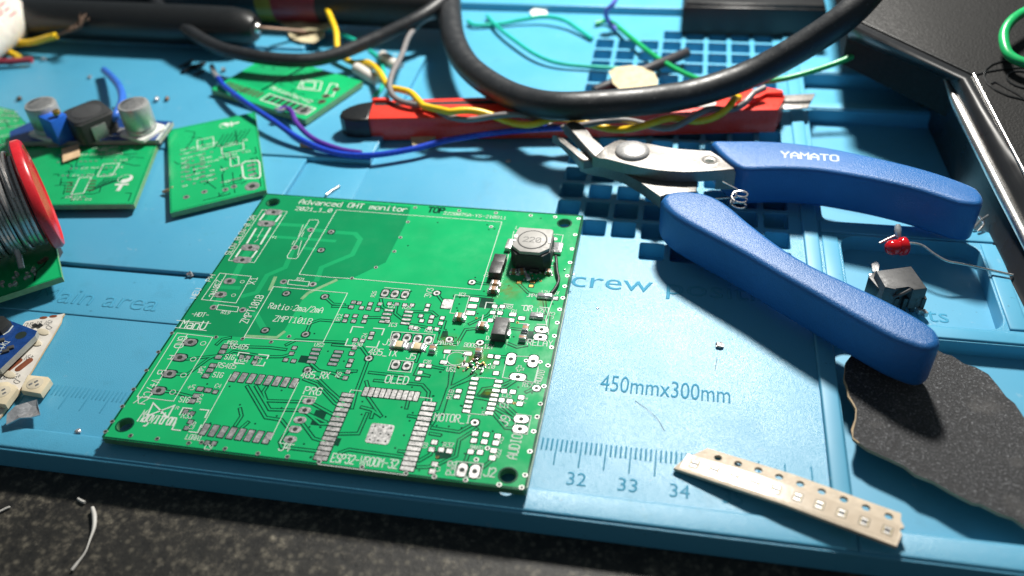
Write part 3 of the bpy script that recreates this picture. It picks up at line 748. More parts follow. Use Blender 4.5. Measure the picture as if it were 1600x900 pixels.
# printed legend: lettering
LEG = [("Advanced OHT monitor", (467,318.2), (635,331.2), 2.0, .30), ("2021_1_0", (461,328.3), (517,332), 1.5, .24),
 ("2220075A-YS-210811", fc(690,180), fc(1082,212), 1.15, .16), ("Ratio:2ma/2mA", fa(1115,768), fa(1450,797), 1.9, .22), ("ZMPT101B", fa(1145,848), fa(1380,868), 1.9, .22),
 ("ZMPT101B", fa(985,862), fa(1090,690), 1.9, .24), ("-HOT-", fa(632,815), fa(738,823), 1.4, .2), ("ManU", fa(562,890), fa(715,900), 2.7, .36),
 ("SLOW_BLOW-0.5A", fa(880,432), fa(1040,190), 1.6, .2), ("X1", fa(1030,618), fa(1052,575), 1.7, .22), ("NEU", fa(665,705), fa(700,645), 1.5, .2), ("PH", fa(755,600), fa(785,560), 1.4, .2), ("230VAC", fa(795,590), fa(745,695), 1.5, .2),
 ("GND", fb(560,145), fb(525,215), 2.0, .26), ("A", fb(500,262), fb(487,285), 1.8, .24), ("B", fb(433,355), fb(420,380), 1.8, .24), ("V+/C", fb(395,410), fb(335,510), 1.9, .25), ("X2", fb(275,560), fb(345,567), 2.1, .26),
 ("JMP2", fb(843,190), fb(915,194), 1.1, .16), ("RS485", fb(872,218), fb(985,225), 1.5, .2), ("SIG", fb(840,285), fb(897,290), 1.5, .2), ("RS485", fb(792,337), fb(908,346), 1.5, .2), ("SIG", fb(765,397), fb(825,402), 1.5, .2), ("JMP1", fb(700,380), fb(725,330), 1.1, .16),
 ("+5", fb(607,475), fb(648,478), 1.4, .18), ("SIG", fb(555,552), fb(615,557), 1.5, .2), ("R33", fb(570,652), fb(632,658), 1.4, .18), ("C26", fb(645,722), fb(668,680), 1.1, .15), ("LORA1", fb(597,785), fb(692,795), 1.3, .18), ("C9", fb(715,848), fb(757,853), 1.3, .18), ("C4", fb(780,462), fb(815,466), 1.1, .16), ("JMP3", fb(690,565), fb(712,505), 1.0, .15),
 ("R34", fb(930,300), fb(985,306), 1.1, .16), ("C3", fb(1060,312), fb(1080,280), 1.0, .15), ("485_RX", fb(1318,402), fb(1492,408), 1.9, .25), ("PRG", fb(1335,503), fb(1440,512), 2.1, .27), ("J4", fb(1178,855), fb(1245,862), 2.1, .27), ("US2", fb(1403,205), fb(1460,208), 1.0, .15),
 ("R21", fa(1290,592), fa(1338,597), 1.0, .16), ("R19", fa(820,800), fa(872,805), 1.0, .16), ("F1", fa(1140,330), fa(1165,332), .9, .14),
 ("OLED", fd(323,632), fd(465,643), 2.2, .28), ("485_TX", fd(220,455), fd(395,468), 1.9, .25), ("J1", fd(310,395), fd(368,400), 1.9, .25), ("J5", fd(457,483), fd(513,487), 1.8, .24), ("MOTOR_I", fe(790,350), fe(1015,366), 2.0, .26),
 ("ESP32-WROOM-32", fe(145,607), fe(557,650), 2.1, .27), ("MAINS_V", fd(655,393), fd(788,400), 1.3, .18), ("BOOST_12V", fd(820,408), fd(1000,422), 1.3, .18), ("RELAY", fd(1215,398), fd(1370,407), 1.9, .24), ("AUDIO", fd(1297,640), fd(1325,560), 1.5, .2),
 ("AUDIO", fe(1308,590), fe(1345,440), 2.0, .26), ("J9", fe(1245,385), fe(1275,330), 2.0, .26), ("J2", fe(1100,695), fe(1170,703), 2.1, .28), ("PWR", fe(920,690), fe(935,605), 1.7, .22), ("R37", fe(848,513), fe(912,518), 1.1, .16), ("SHUNT1", fe(1018,525), fe(1100,532), .9, .14), ("R22", fe(1200,580), fe(1215,530), 1.1, .16),
 ("R5", fe(1215,490), fe(1230,455), 1.1, .16), ("C8", fe(745,520), fe(755,490), 1.1, .16), ("C7", fe(825,668), fe(838,635), 1.1, .16), ("3V3", fc(610,700), fc(630,645), 1.5, .2), ("IC2", fc(783,688), fc(825,692), 1.1, .16), ("IC3", fd(345,280), fd(395,284), 1.2, .17), ("US1", fd(710,560), fd(768,565), 1.2, .17), ("R17", fd(1185,657), fd(1245,663), 1.2, .17),
 ("C15", fd(1057,722), fd(1115,727), 1.2, .17), ("C11", fd(1043,785), fd(1100,790), 1.2, .17), ("R9", fd(1080,168), fd(1120,172), 1.1, .16), ("R13", fd(1005,180), fd(1060,184), 1.1, .16), ("R14", fd(1000,232), fd(1050,236), 1.1, .16), ("Q1", fd(1115,195), fd(1150,198), 1.1, .16), ("OR", fg(945,685), fg(1050,690), 1.9, .26), ("12V", fg(1100,705), fg(1210,712), 1.4, .2),
 ("12V_5V", fg(1160,475), fg(1385,485), 1.2, .17), ("JMP4", fg(985,510), fg(1110,518), 1.1, .16), ("D1", fh(635,248), fh(705,252), 1.2, .18), ("D2", fc(968,570), fc(982,545), 1.0, .16), ("L", fk(655,180), fk(700,185), 1.2, .16), ("J3", fd(1375,235), fd(1390,195), 1.2, .17), ("F1", fe(1365,240), fe(1378,205), 1.1, .16),
 ("R26", fd(262,97), fd(275,62), 1.0, .15), ("R30", fd(120,402), fd(180,406), 1.1, .16), ("C24", fd(200,365), fd(218,325), 1.0, .15), ("C21", fd(345,162), fd(390,166), 1.1, .16), ("R29", fd(435,170), fd(485,174), 1.1, .16), ("R32", fd(480,305), fd(540,310), 1.1, .16), ("R31", fd(575,315), fd(625,320), 1.1, .16), ("R12", fd(45,245), fd(60,205), 1.0, .15),
 ("R10", fd(940,540), fd(1010,545), 1.1, .16), ("C28", fd(565,510), fd(610,514), 1.0, .15), ("R15", fd(40,600), fd(58,570), 1.0, .15), ("R18", fd(740,735), fd(758,680), 1.0, .15)]
for s, p0, p1, h, wd in LEG:
    mk('printed_lettering', *textstrokes(s, Bp(p0), Bp(p1), h, wd*.82, ZB+.046), 'silk', board)
# 'Magvitron' wordmark and its bow-tie device
def bold(s, p0, p1, h, wd, z=ZB+.046, mat='silk', parent=board): return mk('printed_logo', *textstrokes(s, Bp(p0), Bp(p1), h, wd, z), mat, parent)
bold("Magvitron", fb(300,672), fb(520,700), 3.0, .34)
mk('printed_logo', *ribbon([Bp(p) for p in (fb(360,640), fb(398,560), fb(487,650), fb(530,576), fb(360,640))], .36, ZB+.046, True), 'silk', board)
mk('printed_lettering', *textstrokes("TOP", Bp(fc(592,165)), Bp(fc(690,172)), 2.2, .55, ZB+.030), 'mask_gap', board)
mk('printed_lettering', *textstrokes("R", Bp(fb(535,598)), Bp(fb(553,600)), .8, .12, ZB+.046), 'silk', board)
# printed outlines
def line(P, wd=.16, closed=False, name='printed_outline'):
    return mk(name, *ribbon([Bp(p) for p in P], wd, ZB+.046, closed), 'silk', board)
for P, cl in (([fa(1310,555), fa(1545,152), fc(1057,228), fc(922,652), fc(120,582), fc(0,575), fa(1310,555)], True), ([fa(1150,632), fc(92,673), fb(1460,180), fb(965,150), fa(1150,632)], True),
 ([fb(548,122), fb(770,148), fb(525,548), fb(297,520)], True), ([fb(612,130), fb(372,525)], False), ([fb(885,380), fb(700,715)], False), ([fb(1305,430), fb(1130,790)], False),
 ([fb(1330,515), fb(1418,525), fb(1410,540)], False), ([fb(1330,515), fb(1188,810), fb(1280,820)], False), ([fa(815,548), fa(1010,568), fa(915,735), fa(700,713)], True), ([fa(855,553), fa(755,718)], False),
 ([fa(1245,590), fa(1375,602), fa(1365,630), fa(1237,617)], True), ([fa(805,745), fa(932,760), fa(922,790), fa(793,776)], True), ([fa(1080,152), fa(1235,163), fa(1030,482), fa(868,468)], True),
 ([fa(1375,215), fa(1425,215), fa(1432,228), fa(1300,450), fa(1290,458), fa(1240,455), fa(1235,442), fa(1375,215)], True),
 ([fc(325,638), fc(482,652), fc(480,660)], False), ([fc(297,700), fc(455,715), fc(458,708)], False), ([fc(765,683), fc(855,692), fc(822,805), fc(732,797)], True),
 ([fd(372,313), fd(640,332), fd(620,395), fd(355,375)], True), ([fd(370,490), fd(505,502), fd(487,568), fd(345,556)], True), ([fd(700,427), fd(865,437)], False), ([fd(695,522), fd(825,535)], False), ([fd(700,455), fd(695,480)], False), ([fd(835,470), fd(825,500)], False),
 ([fd(1090,470), fd(1060,600), fd(1265,632), fd(1285,540)], False), ([fd(1120,465), fd(1225,470)], False), ([fd(900,598), fd(1020,607)], False), ([fd(850,825), fd(965,835)], False),
 ([fe(935,605), fe(1100,620), fe(1080,710), fe(920,690)], True), ([fe(1310,308), fe(1400,320), fe(1375,435), fe(1290,425)], True), ([fe(265,175), fe(275,158), fe(340,165)], False), ([fe(705,203), fe(778,212), fe(775,228)], False), ([fe(68,622), fe(612,690)], False),
 ([fk(440,70), fk(430,75)], False), ([fk(1230,260), fk(1400,275), fk(1370,395)], False), ([fk(630,215), fk(520,690)], False), ([fk(1110,750), fk(1255,755)], False), ([fa(545,843), fa(757,862)], False), ([fa(535,888), fa(730,907)], False),
 ([fe(1445,10), fe(1420,105)], False), ([fd(1375,110), fd(1330,240), fd(1350,330)], False)):
    line(P, .17, cl)
# right-hand edge line and the bolder fuse marks
line([bxy(BW/2-.9, -BH/2+2), bxy(BW/2-.9, BH/2-30)] and [fe(1375,770), fe(1470,330), fd(1470,80)], .14)
for P in ([fa(1095,175), fa(1065,215)], [fa(1195,185), fa(1165,225)], [fa(1040,270), fa(985,360)], [fa(1130,265), fa(1070,365)], [fa(945,400), fa(915,445)], [fa(1045,410), fa(1015,450)]): line(P, .5)
for P in ([fa(1085,268), fa(1050,325)], [fa(1055,335), fa(1030,355)], [fa(1335,245), fa(1305,320)], [fa(1340,290), fa(1325,320)], [fa(1395,290), fa(1370,320)], [fa(1280,345), fa(1265,370)], [fa(1360,345), fa(1345,370)], [fa(1325,345), fa(1300,435)]): line(P, .16)
# dashed boxes
def dashed(c, wd, gap=2):
    segs = []
    for i in range(len(c)):
        a, b = Bp(c[i]), Bp(c[(i+1) % len(c)]); L = (b-a).length; k = max(3, int(L/2.2)) | 1
        for j in range(0, k, 2): segs.append(ribbon([a.lerp(b, j/k), a.lerp(b, (j+1)/k)], wd, ZB+.046))
    mk('printed_outline', *merge(segs), 'silk', board)
dashed((fb(935,243), fb(1120,262), fb(1085,328), fb(905,308)), .28); dashed((fb(585,590), fb(745,605), fb(675,745), fb(515,725)), .28); dashed((fd(125,282), fd(322,297), fd(275,412), fd(78,398)), .28)
dashed((fg(480,580), fg(1260,650), fg(1230,860), fg(420,820)), .24)
for c, r, wd in ((fb(710,187), .62, .14), (fb(648,286), .62, .14), (fb(587,386), .62, .14), (fb(520,492), .62, .14), (fa(955,602), .5, .12), (fa(900,686), .5, .12), (fd(770,482), 2.0, .17), (fd(943,820), .35, .1)):
    mk('printed_outline', *ribbon([(x, y) for x, y in circ(Bp(c), r, 20)], wd, ZB+.046, True), 'silk', board)
line([fd(1160,525), fd(1178,527), fd(1175,540), fd(1195,542), fd(1190,555), fd(1170,552), fd(1165,563), fd(1152,562), fd(1155,550), fd(1145,548), fd(1148,537), fd(1158,538)], .13, True)

# ---- parts soldered to the board
def chip(name, p, sx, sy, h, body, cap='solder', a=0, parent=board, capw=.28, base=ZB, label=None):
    """Two-terminal chip: ceramic body with metal ends, standing in solder fillets."""
    P = Bp(p); al = BR+a
    o = ext(name, rect(P, sx*(1-2*capw)+.1, sy, al), base+.06, base+h, body, parent, bev=.06, seg=2)
    for s in (-1, 1):
        c = (P.x+math.cos(al)*s*sx*(.5-capw/2), P.y+math.sin(al)*s*sx*(.5-capw/2))
        ext('terminal', rrect(c, sx*capw, sy+.05, al, .1, 2), base+.05, base+h+.03, cap, o, bev=.08)
        c2 = (P.x+math.cos(al)*s*sx*.53, P.y+math.sin(al)*s*sx*.53)
        ext('solder_fillet', rrect(c2, sx*.28, sy*.9, al, .12, 2), base+.03, base+h*.45, 'solder', o, bev=h*.2, taper=.25)
    return o
def block(name, p, sx, sy, h, body, a=0, bev=.15, taper=.06, parent=board, base=ZB):
    return ext(name, rrect(Bp(p), sx, sy, BR+a, .15, 2), base+.05, base+h, body, parent, bev=bev, taper=taper)
for p, sx, sy, h, a in ((fc(1017,622),2.0,1.35,1.1,0), (fc(1005,664),2.1,1.4,1.3,0), (fc(793,835),2.2,1.6,1.4,0), (fc(935,890),2.2,1.5,1.3,0), (fd(1187,365),1.2,1.6,1.1,PI/2), (fd(915,450),1.6,1.5,1.3,PI/2),
                        (fd(627,430),1.8,1.4,1.1,PI/2), (fg(825,215),1.6,1.3,1.0,0), (fg(925,215),1.7,1.4,1.1,.3), (fg(1255,215),1.4,1.2,1.0,0), (fd(1205,296),2.0,1.3,.7,PI/2)):
    chip('ceramic_capacitor', p, sx, sy, h, 'mlcc', a=a)
for p in (fd(415,403), fd(528,415)): chip('chip_resistor', p, 3.0, 1.9, .8, 'mlcc_tan', capw=.22)
d = block('diode', fc(1042,500), 3.0, 4.2, 2.1, 'epoxy'); block('diode', fc(1023,552), 3.0, 4.4, 2.2, 'epoxy')
d1 = block('diode', fd(1050,320), 3.2, 5.6, 2.3, 'epoxy_grey')
for s in (-1, 1):
    q = Bp(fd(1050+s*48, 330)); ext('terminal', rrect((q.x, q.y), .9, 2.0, BR, .15), ZB+.04, ZB+.7, 'solder', d1, bev=.15)
ic = block('transistor', fg(1090,185), 2.2, 2.0, 1.2, 'epoxy')
for s in (-1, 1):
    for k in range(3):
        q = Bp(fg(1090+s*52, 160+k*28)); ext('terminal', rrect((q.x, q.y), .8, .35, BR, .1), ZB+.03, ZB+.4, 'solder', ic, bev=.1)
block('solder_blob', fg(1215,515), 3.4, 1.3, .9, 'solder', bev=.45, taper=.2); block('solder_blob', fg(1110,760), 2.9, 1.5, .8, 'solder', bev=.45, taper=.2)
block('solder_blob', fg(1000,275), 1.0, 1.8, .7, 'solder', a=.4, bev=.3, taper=.2)
tube('bodge_wire', [Bp(fk(1285,665))+Vector((0,0,1.2)), Bp(fg(1355,110))+Vector((0,0,1.4)), Bp(fg(1365,230))+Vector((0,0,1.0)), Bp(fg(1385,330))+Vector((0,0,.7)), Bp(fg(1340,430))+Vector((0,0,.7)), Bp(fg(1290,490))+Vector((0,0,.6))], .38, 'sleeve_black', board)
# power inductor marked 220
P0 = W(832, 376, ZB+5.6); ind = ext('power_inductor', [(P0.x+x, P0.y+y) for x, y in ((-3.3,-5.1),(3.3,-5.1),(4.9,-3.2),(4.9,3.2),(3.4,5.0),(-3.4,5.0),(-4.9,3.2),(-4.9,-3.2))], ZB+.3, ZB+5.0, 'ferrite', board, bev=.2)
ind['label'] = 'dark square power inductor with a grey top marked 220'
ext('top_plate', [(P0.x+x*.78, P0.y+y*.80) for x, y in ((-3.0,-6.0),(3.2,-6.0),(5.9,-3.6),(5.9,5.2),(5.4,5.9),(-5.2,5.9),(-5.9,3.0),(-5.9,-3.4))], ZB+5.0, ZB+5.9, 'ferrite_top', ind, bev=.15)
mk('groove', *ribbon(circ(P0, 3.55, 32), .34, ZB+5.91, True), 'groove', ind)
ext('core_top', circ(P0, 3.38, 32), ZB+5.85, ZB+5.98, 'ferrite_top', ind, bev=.06)
q0, q1 = P0+Vector((-2.2,-1.0,0)), P0+Vector((2.1,-1.0,0))
mk('printed_lettering', *textstrokes("220", q0, q1, 1.8, .24, ZB+5.995), 'print_dark', ind)
for x, y, sx, sy in ((-4.3,.9,1.0,1.5),(-4.4,-.8,.9,1.0),(4.2,-.2,.8,1.9)):
    ext('adhesive', rrect((P0.x+x, P0.y+y), sx, sy, .1, .3), ZB+5.6, ZB+6.05, 'white_glue', ind, bev=.2)
pp = Bp(fk(1290,500)); ext('terminal', rrect((pp.x, pp.y), 3.2, 4.0, -.05, .2), ZB+.05, ZB+.9, 'solder', ind, bev=.3)
pp = Bp(fk(560,460)); ext('terminal', rrect((pp.x, pp.y), 1.6, 4.0, -.05, .2), ZB+.05, ZB+1.2, 'tin', ind, bev=.3)
ext('solder_fillet', rrect(Bp(fk(1140,590)), 1.8, 1.0, .6, .3), ZB+.05, ZB+1.5, 'solder', ind, bev=.4)
ext('adhesive', rrect(Bp(fk(1270,335)), 1.3, 1.1, -.4, .5), ZB+.03, ZB+.08, 'white_glue', ind, bev=.02); ext('adhesive', rrect(Bp(fk(1200,670)), 1.4, 1.2, -.6, .5), ZB+.03, ZB+.08, 'white_glue', ind, bev=.02)
# reworked patch: crumbs of solder, scorched ends of parts
for i in range(46):
    c = Bp((742+random.gauss(0, 9), 572+random.gauss(0, 7)))
    ext('solder_crumb', circ(c, random.uniform(.16,.5), 7, random.uniform(.14,.34), random.random()*3), ZB+.03, ZB+random.uniform(.15,.6), random.choice(['solder','solder','tin','mlcc','epoxy','brass']), board, bev=.1)
for i in range(26):
    c = Bp((838+random.gauss(0, 18), 428+random.gauss(0, 6)))
    ext('solder_crumb', circ(c, random.uniform(.15,.4), 7, random.uniform(.14,.3), random.random()*3), ZB+.03, ZB+random.uniform(.15,.45), random.choice(['solder','solder','tin','brass']), board, bev=.08)

# ------------------------------------------------------------------ other green boards lying about
def wpoly(P, z): return [tuple(W(x, y, z)[:2]) for x, y in P]
def quadmap(c):
    """(u,v) in 0..1 on a board's four surveyed corners TL,TR,BR,BL -> bench xy."""
    c = [Vector(p[:2]) for p in c]
    return lambda u, v: (c[0].lerp(c[1], u)).lerp(c[3].lerp(c[2], u), v)
def small_board(name, label, corners, zt, cat='circuit board', group=None, edge='fr4_edge'):
    P = wpoly(corners, zt); b = thing(name, label, cat, (sum(p[0] for p in P)/4, sum(p[1] for p in P)/4, zt-1.6), group)
    slab('board_laminate', P, [], zt-1.6, zt, ('mask_pour', edge), b)
    q = quadmap(P)
    v, f = ribbon([q(u, w_) for u, w_ in ((.012,.012),(.988,.012),(.988,.988),(.012,.988))], .35, zt+.006, True)
    mk('mask_border', v, f, 'mask_bare', b)
    return b, q
def sl(b, q, z, P, wd=.2, mat='silk', closed=False, name='printed_outline'):
    return mk(name, *ribbon([q(*p) for p in P], wd, z, closed), mat, b)
def st(b, q, z, s, p0, p1, h, wd=.16, mat='silk'):
    return mk('printed_lettering', *textstrokes(s, q(*p0), q(*p1), h, wd, z), mat, b)
def sp(b, p, sx, sy, z, a=0, mat='tin'):
    return put('pad', unit_pad(('p', sx, sy, mat), rrect((0,0), sx, sy, 0, min(sx, sy)*.12, 2), .004, .060, mat), p, a, b, z)
def ring(b, p, r0, r1, z, mat='tin'):
    put('pin_pad', unit_pad(('rg', r1, mat), circ((0,0), r1, 20), .004, .06, mat), p, 0, b, z); put('drill_hole', unit_pad(('h', r0), circ((0,0), r0, 14), .05, .08, 'hole'), p, 0, b, z)
def yinyang(b, q, z, c, r, ang):
    """Round two-lobed mark on a stem with a cross bar."""
    c = Vector(q(*c)); ca, sa = math.cos(ang), math.sin(ang)
    T = lambda x, y: (c.x+ca*x-sa*y, c.y+sa*x+ca*y)
    mk('printed_logo', *ribbon([T(r*math.cos(t*PI/14), r*math.sin(t*PI/14)) for t in range(28)], .16, z, True), 'silk', b)
    P = [T(r*.96*math.cos(t), r*.96*math.sin(t)) for t in [PI/2-i*PI/12 for i in range(13)]]
    P += [T(r*.48*math.cos(t), -r*.48+r*.48*math.sin(t)) for t in [-PI/2+PI*2-i*PI/6 for i in range(1, 6)]]
    P += [T(r*.48*math.cos(t), r*.48+r*.48*math.sin(t)) for t in [-PI/2+i*PI/6 for i in range(0, 6)]]
    v, f = cdt(P); mk('printed_logo', *up(v, f, z+.004), 'silk', b)
    for (x0, x1, y0, y1) in ((-r*.95, r*.95, -r*1.55, -r*1.15), (-r*.28, r*.28, -r*2.9, -r*1.5)):
        mk('printed_logo', [(*T(x, y), z+(.002 if y1 > -r*1.3 else .006)) for x, y in ((x0,y0),(x1,y0),(x1,y1),(x0,y1))], [(0,1,2,3)], 'silk', b)
def clutter(b, q, zt, u0, u1, v0, v1, rows, a, seed):
    rd = random.Random(seed)
    for r in range(rows):
        u = u0; v = v0+(v1-v0)*r/max(1, rows-1)
        while u < u1:
            t = rd.random()
            if t < .45: sp(b, q(u, v), .8, .55, zt, a); u += .035
            elif t < .8: st(b, q, zt+.03, rd.choice(['C1','R4','R7','C9','D2','U1']), (u, v+.012), (u+.05, v+.012), .8, .14); u += .07
            else: u += .05
def tracks(b, q, zt, seed, k, u0=.05, u1=.95, v0=.05, v1=.95):
    rd = random.Random(seed)
    for i in range(k):
        u, v = rd.uniform(u0, u1), rd.uniform(v0, v1); P = [(u, v)]
        for j in range(3):
            du, dv = rd.choice([(.1,0),(-.1,0),(0,.1),(0,-.1),(.07,.07),(-.07,.07)]); u = min(u1, max(u0, u+du*rd.random()*1.6)); v = min(v1, max(v0, v+dv*rd.random()*1.6)); P.append((u, v))
        try: sl(b, q, zt+.014, P, .3, 'mask_gap', name='track_clearance')
        except Exception: pass

# square board with the round mark, lying flat between the converter and the big board
zt = 3.75
bB, q = small_board('small_circuit_board', 'square green board, round white mark at its top, nearest the big board', [(262,203.5),(398.5,175),(416,296.5),(266,333)], zt, group='small green boards')
aB = math.atan2(q(1,.5)[1]-q(0,.5)[1], q(1,.5)[0]-q(0,.5)[0])
yinyang(bB, q, zt+.03, (.64,.10), 1.55, aB+PI/2+.0)
tracks(bB, q, zt, 3, 22); clutter(bB, q, zt, .14, .5, .30, .74, 9, aB, 5); clutter(bB, q, zt, .55, .85, .35, .8, 4, aB, 8)
for P in ([(.32,.22),(.50,.22),(.50,.34),(.32,.34)], [(.58,.38),(.82,.38),(.82,.47),(.58,.47)], [(.66,.54),(.75,.54),(.75,.64),(.66,.64)]): sl(bB, q, zt+.035, P, .28, closed=True)
sl(bB, q, zt+.035, [(.78,.64),(.82,.62),(.95,.64),(.97,.67),(.96,.83),(.94,.85),(.80,.82),(.78,.79)], .5, closed=True)
for i in range(3): sp(bB, q(.88, .68+.055*i), 2.4, .9, zt, aB, 'tin')
ring(bB, q(.86,.925), .95, 2.1, zt)
for u, v in ((.17,.87),(.36,.86),(.58,.89),(.67,.88)): ring(bB, q(u, v), .4, .9, zt)
for i in range(7): sl(bB, q, zt+.014, [(.5+.05*i,.37),(.62+.05*i,.22)], .3, 'mask_gap', name='track_clearance')
for i in range(6): sp(bB, q(.20, .45+.045*i), 1.3, .5, zt, aB); sp(bB, q(.36, .45+.045*i), 1.3, .5, zt, aB)

# same kind of board under the solder spool
zt = 4.6
bC, q = small_board('small_circuit_board', 'green board with a round white mark sticking out right of the solder spool', [(10,233),(246,224),(209,319),(8,321)], zt, group='small green boards')
aC = math.atan2(q(1,.5)[1]-q(0,.5)[1], q(1,.5)[0]-q(0,.5)[0])
yinyang(bC, q, zt+.03, (.868,.60), 2.1, aC)
tracks(bC, q, zt, 4, 20, .3); clutter(bC, q, zt, .36, .80, .16, .52, 4, aC, 9); clutter(bC, q, zt, .46, .66, .88, .92, 2, aC, 10)
for P in ([(.68,.34),(.79,.33),(.765,.54),(.66,.55)], [(.535,.56),(.62,.56),(.59,.82),(.50,.84)]): sl(bC, q, zt+.035, P, .3, closed=True)
st(bC, q, zt+.035, "YS-21082", (.57,.06), (.74,.05), .7); st(bC, q, zt+.035, "T0P2", (.61,.10), (.68,.10), 1.0)
for i in range(7): sl(bC, q, zt+.014, [(.63+.02*i,.80-.02*i),(.71+.02*i,.62),(.72+.02*i,.58)], .35, 'mask_gap', name='track_clearance')
for i in range(4): sp(bC, q(.635, .62+.05*i), 2.2, .5, zt, aC, 'copper_dull'); sp(bC, q(.475, .64+.05*i), 1.8, .5, zt, aC, 'copper_dull')

# board behind at the left edge, and the one below the spool
zt = 4.2
bA, q = small_board('small_circuit_board', 'green board at the left picture edge behind the solder spool', [(-75,150),(22,172),(72,226),(-30,296)], zt, group='small green boards')
clutter(bA, q, zt, .3, .95, .08, .8, 7, -.3, 12); tracks(bA, q, zt, 6, 14)
zt = 5.4
bD, q = small_board('small_circuit_board', 'green board with solder blobs, corner sticking out below the solder spool', [(-90,385),(80,352),(97,432.5),(-70,487)], zt, group='small green boards')
for i in range(16):
    c = q(random.uniform(.45,.78), random.uniform(.72,.9)); ext('solder_blob', circ(c, random.uniform(.3,.8), 9, random.uniform(.3,.6), random.random()*3), zt+.02, zt+random.uniform(.3,.9), 'solder', bD, bev=.25)
for i in range(3):
    c = q(.83+.03*i, .66-.02*i); ext('solder_blob', circ(c, .75, 10, .55), zt+.02, zt+.6, random.choice(['solder','copper_dull']), bD, bev=.25)
sl(bD, q, zt+.014, [(.74,.92),(.78,.78),(.86,.70),(.90,.62)], .5, 'mask_gap', name='track_clearance')
ext('standoff_block', rrect(q(.55,.4), 22, 12, .2, .5), 1.5, zt-1.6, 'epoxy', bD, bev=.2)

# board at the back, half under the thin cable
zt = 4.4
L, B_, R_ = W(330,139,zt), W(477,187,zt), W(566,127,zt); T_ = L+R_-B_
P = [tuple(v[:2]) for v in (T_, R_, B_, L)]
bE = thing('small_circuit_board', 'green board with a row of black slots, half under the thin black cable', 'circuit board', (sum(p[0] for p in P)/4, sum(p[1] for p in P)/4, zt-1.6), 'small green boards')
slab('board_laminate', P, [], zt-1.9, zt, ('mask_pour', 'fr4_edge'), bE); q = quadmap(P)
aE = math.atan2(q(1,.5)[1]-q(0,.5)[1], q(1,.5)[0]-q(0,.5)[0]); aE2 = math.atan2(q(.5,0)[1]-q(.5,1)[1], q(.5,0)[0]-q(.5,1)[0])
for i in range(8):
    c = Vector(q(.22+.095*i, .90)); c2 = Vector(q(.22+.095*i, .80)); 
for i in range(9): sp(bE, q(.10, .80-.085*i) if False else q(.06+.045*i, .83-.0*i), 1.0, 3.4, zt, aE2-PI/2, 'copper_dull')
for i in range(7): sp(bE, q(.52+.062*i, .83), 1.3, 3.6, zt, aE2-PI/2, 'epoxy')
sl(bE, q, zt+.035, [(.48,.76),(.96,.76),(.96,.91),(.48,.91)], .45, closed=True)
st(bE, q, zt+.035, "MotionTechV2", (.42,.66), (.86,.70), 1.7, .28)
for Pq in ([(.55,.30),(.72,.24),(.80,.42),(.62,.50)], [(.58,.33),(.68,.29),(.74,.41),(.64,.46)], [(.80,.22),(.86,.20),(.95,.44),(.88,.46)]): sl(bE, q, zt+.035, Pq, .4, closed=True)
for u, v in ((.90,.30),(.90,.48),(.93,.60)): ring(bE, q(u, v), .6, 1.3, zt, 'copper_dull')
ring(bE, q(.955,.955) if False else q(.90,.86), 1.2, 2.4, zt)
tracks(bE, q, zt, 9, 18); mk('track_clearance', *ribbon([q(.38,.72), q(.40,.35), q(.42,.05)], 1.2, zt+.008), 'mask_gap', bE)
mk('bare_mask_area', *up([tuple(q(*p)) for p in ((.05,.1),(.36,.1),(.34,.70),(.05,.70))], [[3,2,1,0]], zt+.004), 'mask_trace', bE)

# ------------------------------------------------------------------ blue step-down converter module
ZM = 6.2
md = thing('converter_module', 'blue step-down converter module with two silver capacitors and a dark inductor', 'circuit module', tuple(W(150,205,ZM-1.2)))
Pm = wpoly([(15,205),(80,176),(270,190),(248,219),(15,222)], ZM)
slab('module_board', Pm, [], ZM-1.4, ZM, ('navy_pcb', 'navy_edge'), md)
mk('printed_outline', *ribbon([W(178,188,ZM), W(154,216,ZM)], .5, ZM+.03), 'silk', md); mk('printed_outline', *ribbon([W(163,212,ZM), W(205,213,ZM)], .4, ZM+.03), 'silk', md)
mk('printed_outline', *ribbon([W(264,193,ZM), W(246,218,ZM)], .9, ZM+.03), 'silk', md)
for i in range(5):
    c = W(172+6.2*i, 206-.6*i, ZM); ext('terminal', rrect(c, .9, 3.4, -.5, .2), ZM, ZM+.5, 'tin', md, bev=.15)
ext('terminal', rrect(W(252,204,ZM), 2.4, 1.4, -.6, .2), ZM, ZM+.4, 'tin', md, bev=.12)
def can(px, py, r, h, lab):
    c = W(px, py, ZM); b = ext('capacitor', rrect(c, r*2.15, r*2.15, -.3, .8), ZM, ZM+1.0, 'white_glue', md, bev=.15); b['label'] = lab
    lathe('can', (c.x, c.y, ZM+1.0), (0,0,1), [(r*.96,0),(r,.4),(r,1.2),(r*.93,1.6),(r,2.0),(r,h-.6),(r*.95,h-.1),(r*.85,h)], 'aluminium', b, 36)
    ext('can_top', circ(c, r*.80, 28), ZM+1.0+h-.02, ZM+1.0+h+.06, 'tin', b, bev=.03)
    P = [(c.x+r*.78*math.cos(t), c.y+r*.78*math.sin(t)) for t in [2.0+i*.14 for i in range(12)]]; v, f = cdt(P)
    mk('polarity_mark', *up(v, f, ZM+1.0+h+.075), 'cap_black', b)
can(224,207,4.6,9.0,'silver can capacitor at the right end of the module'); can(82,206,4.6,9.0,'silver can capacitor at the left end of the module')
ci = W(148,206,ZM); ai = -.62
i0 = ext('inductor', rrect(ci, 12.2, 12.2, ai, 1.6, 4), ZM+.05, ZM+6.8, 'ferrite', md, bev=.5, seg=3); i0['label'] = 'dark grey square inductor'
ext('top_plate', rrect(ci, 11.6, 11.6, ai, 2.4, 4), ZM+6.75, ZM+7.2, 'ferrite', i0, bev=.2); ext('core_top', circ(ci, 4.4, 28), ZM+7.1, ZM+7.35, 'epoxy_grey', i0, bev=.08)
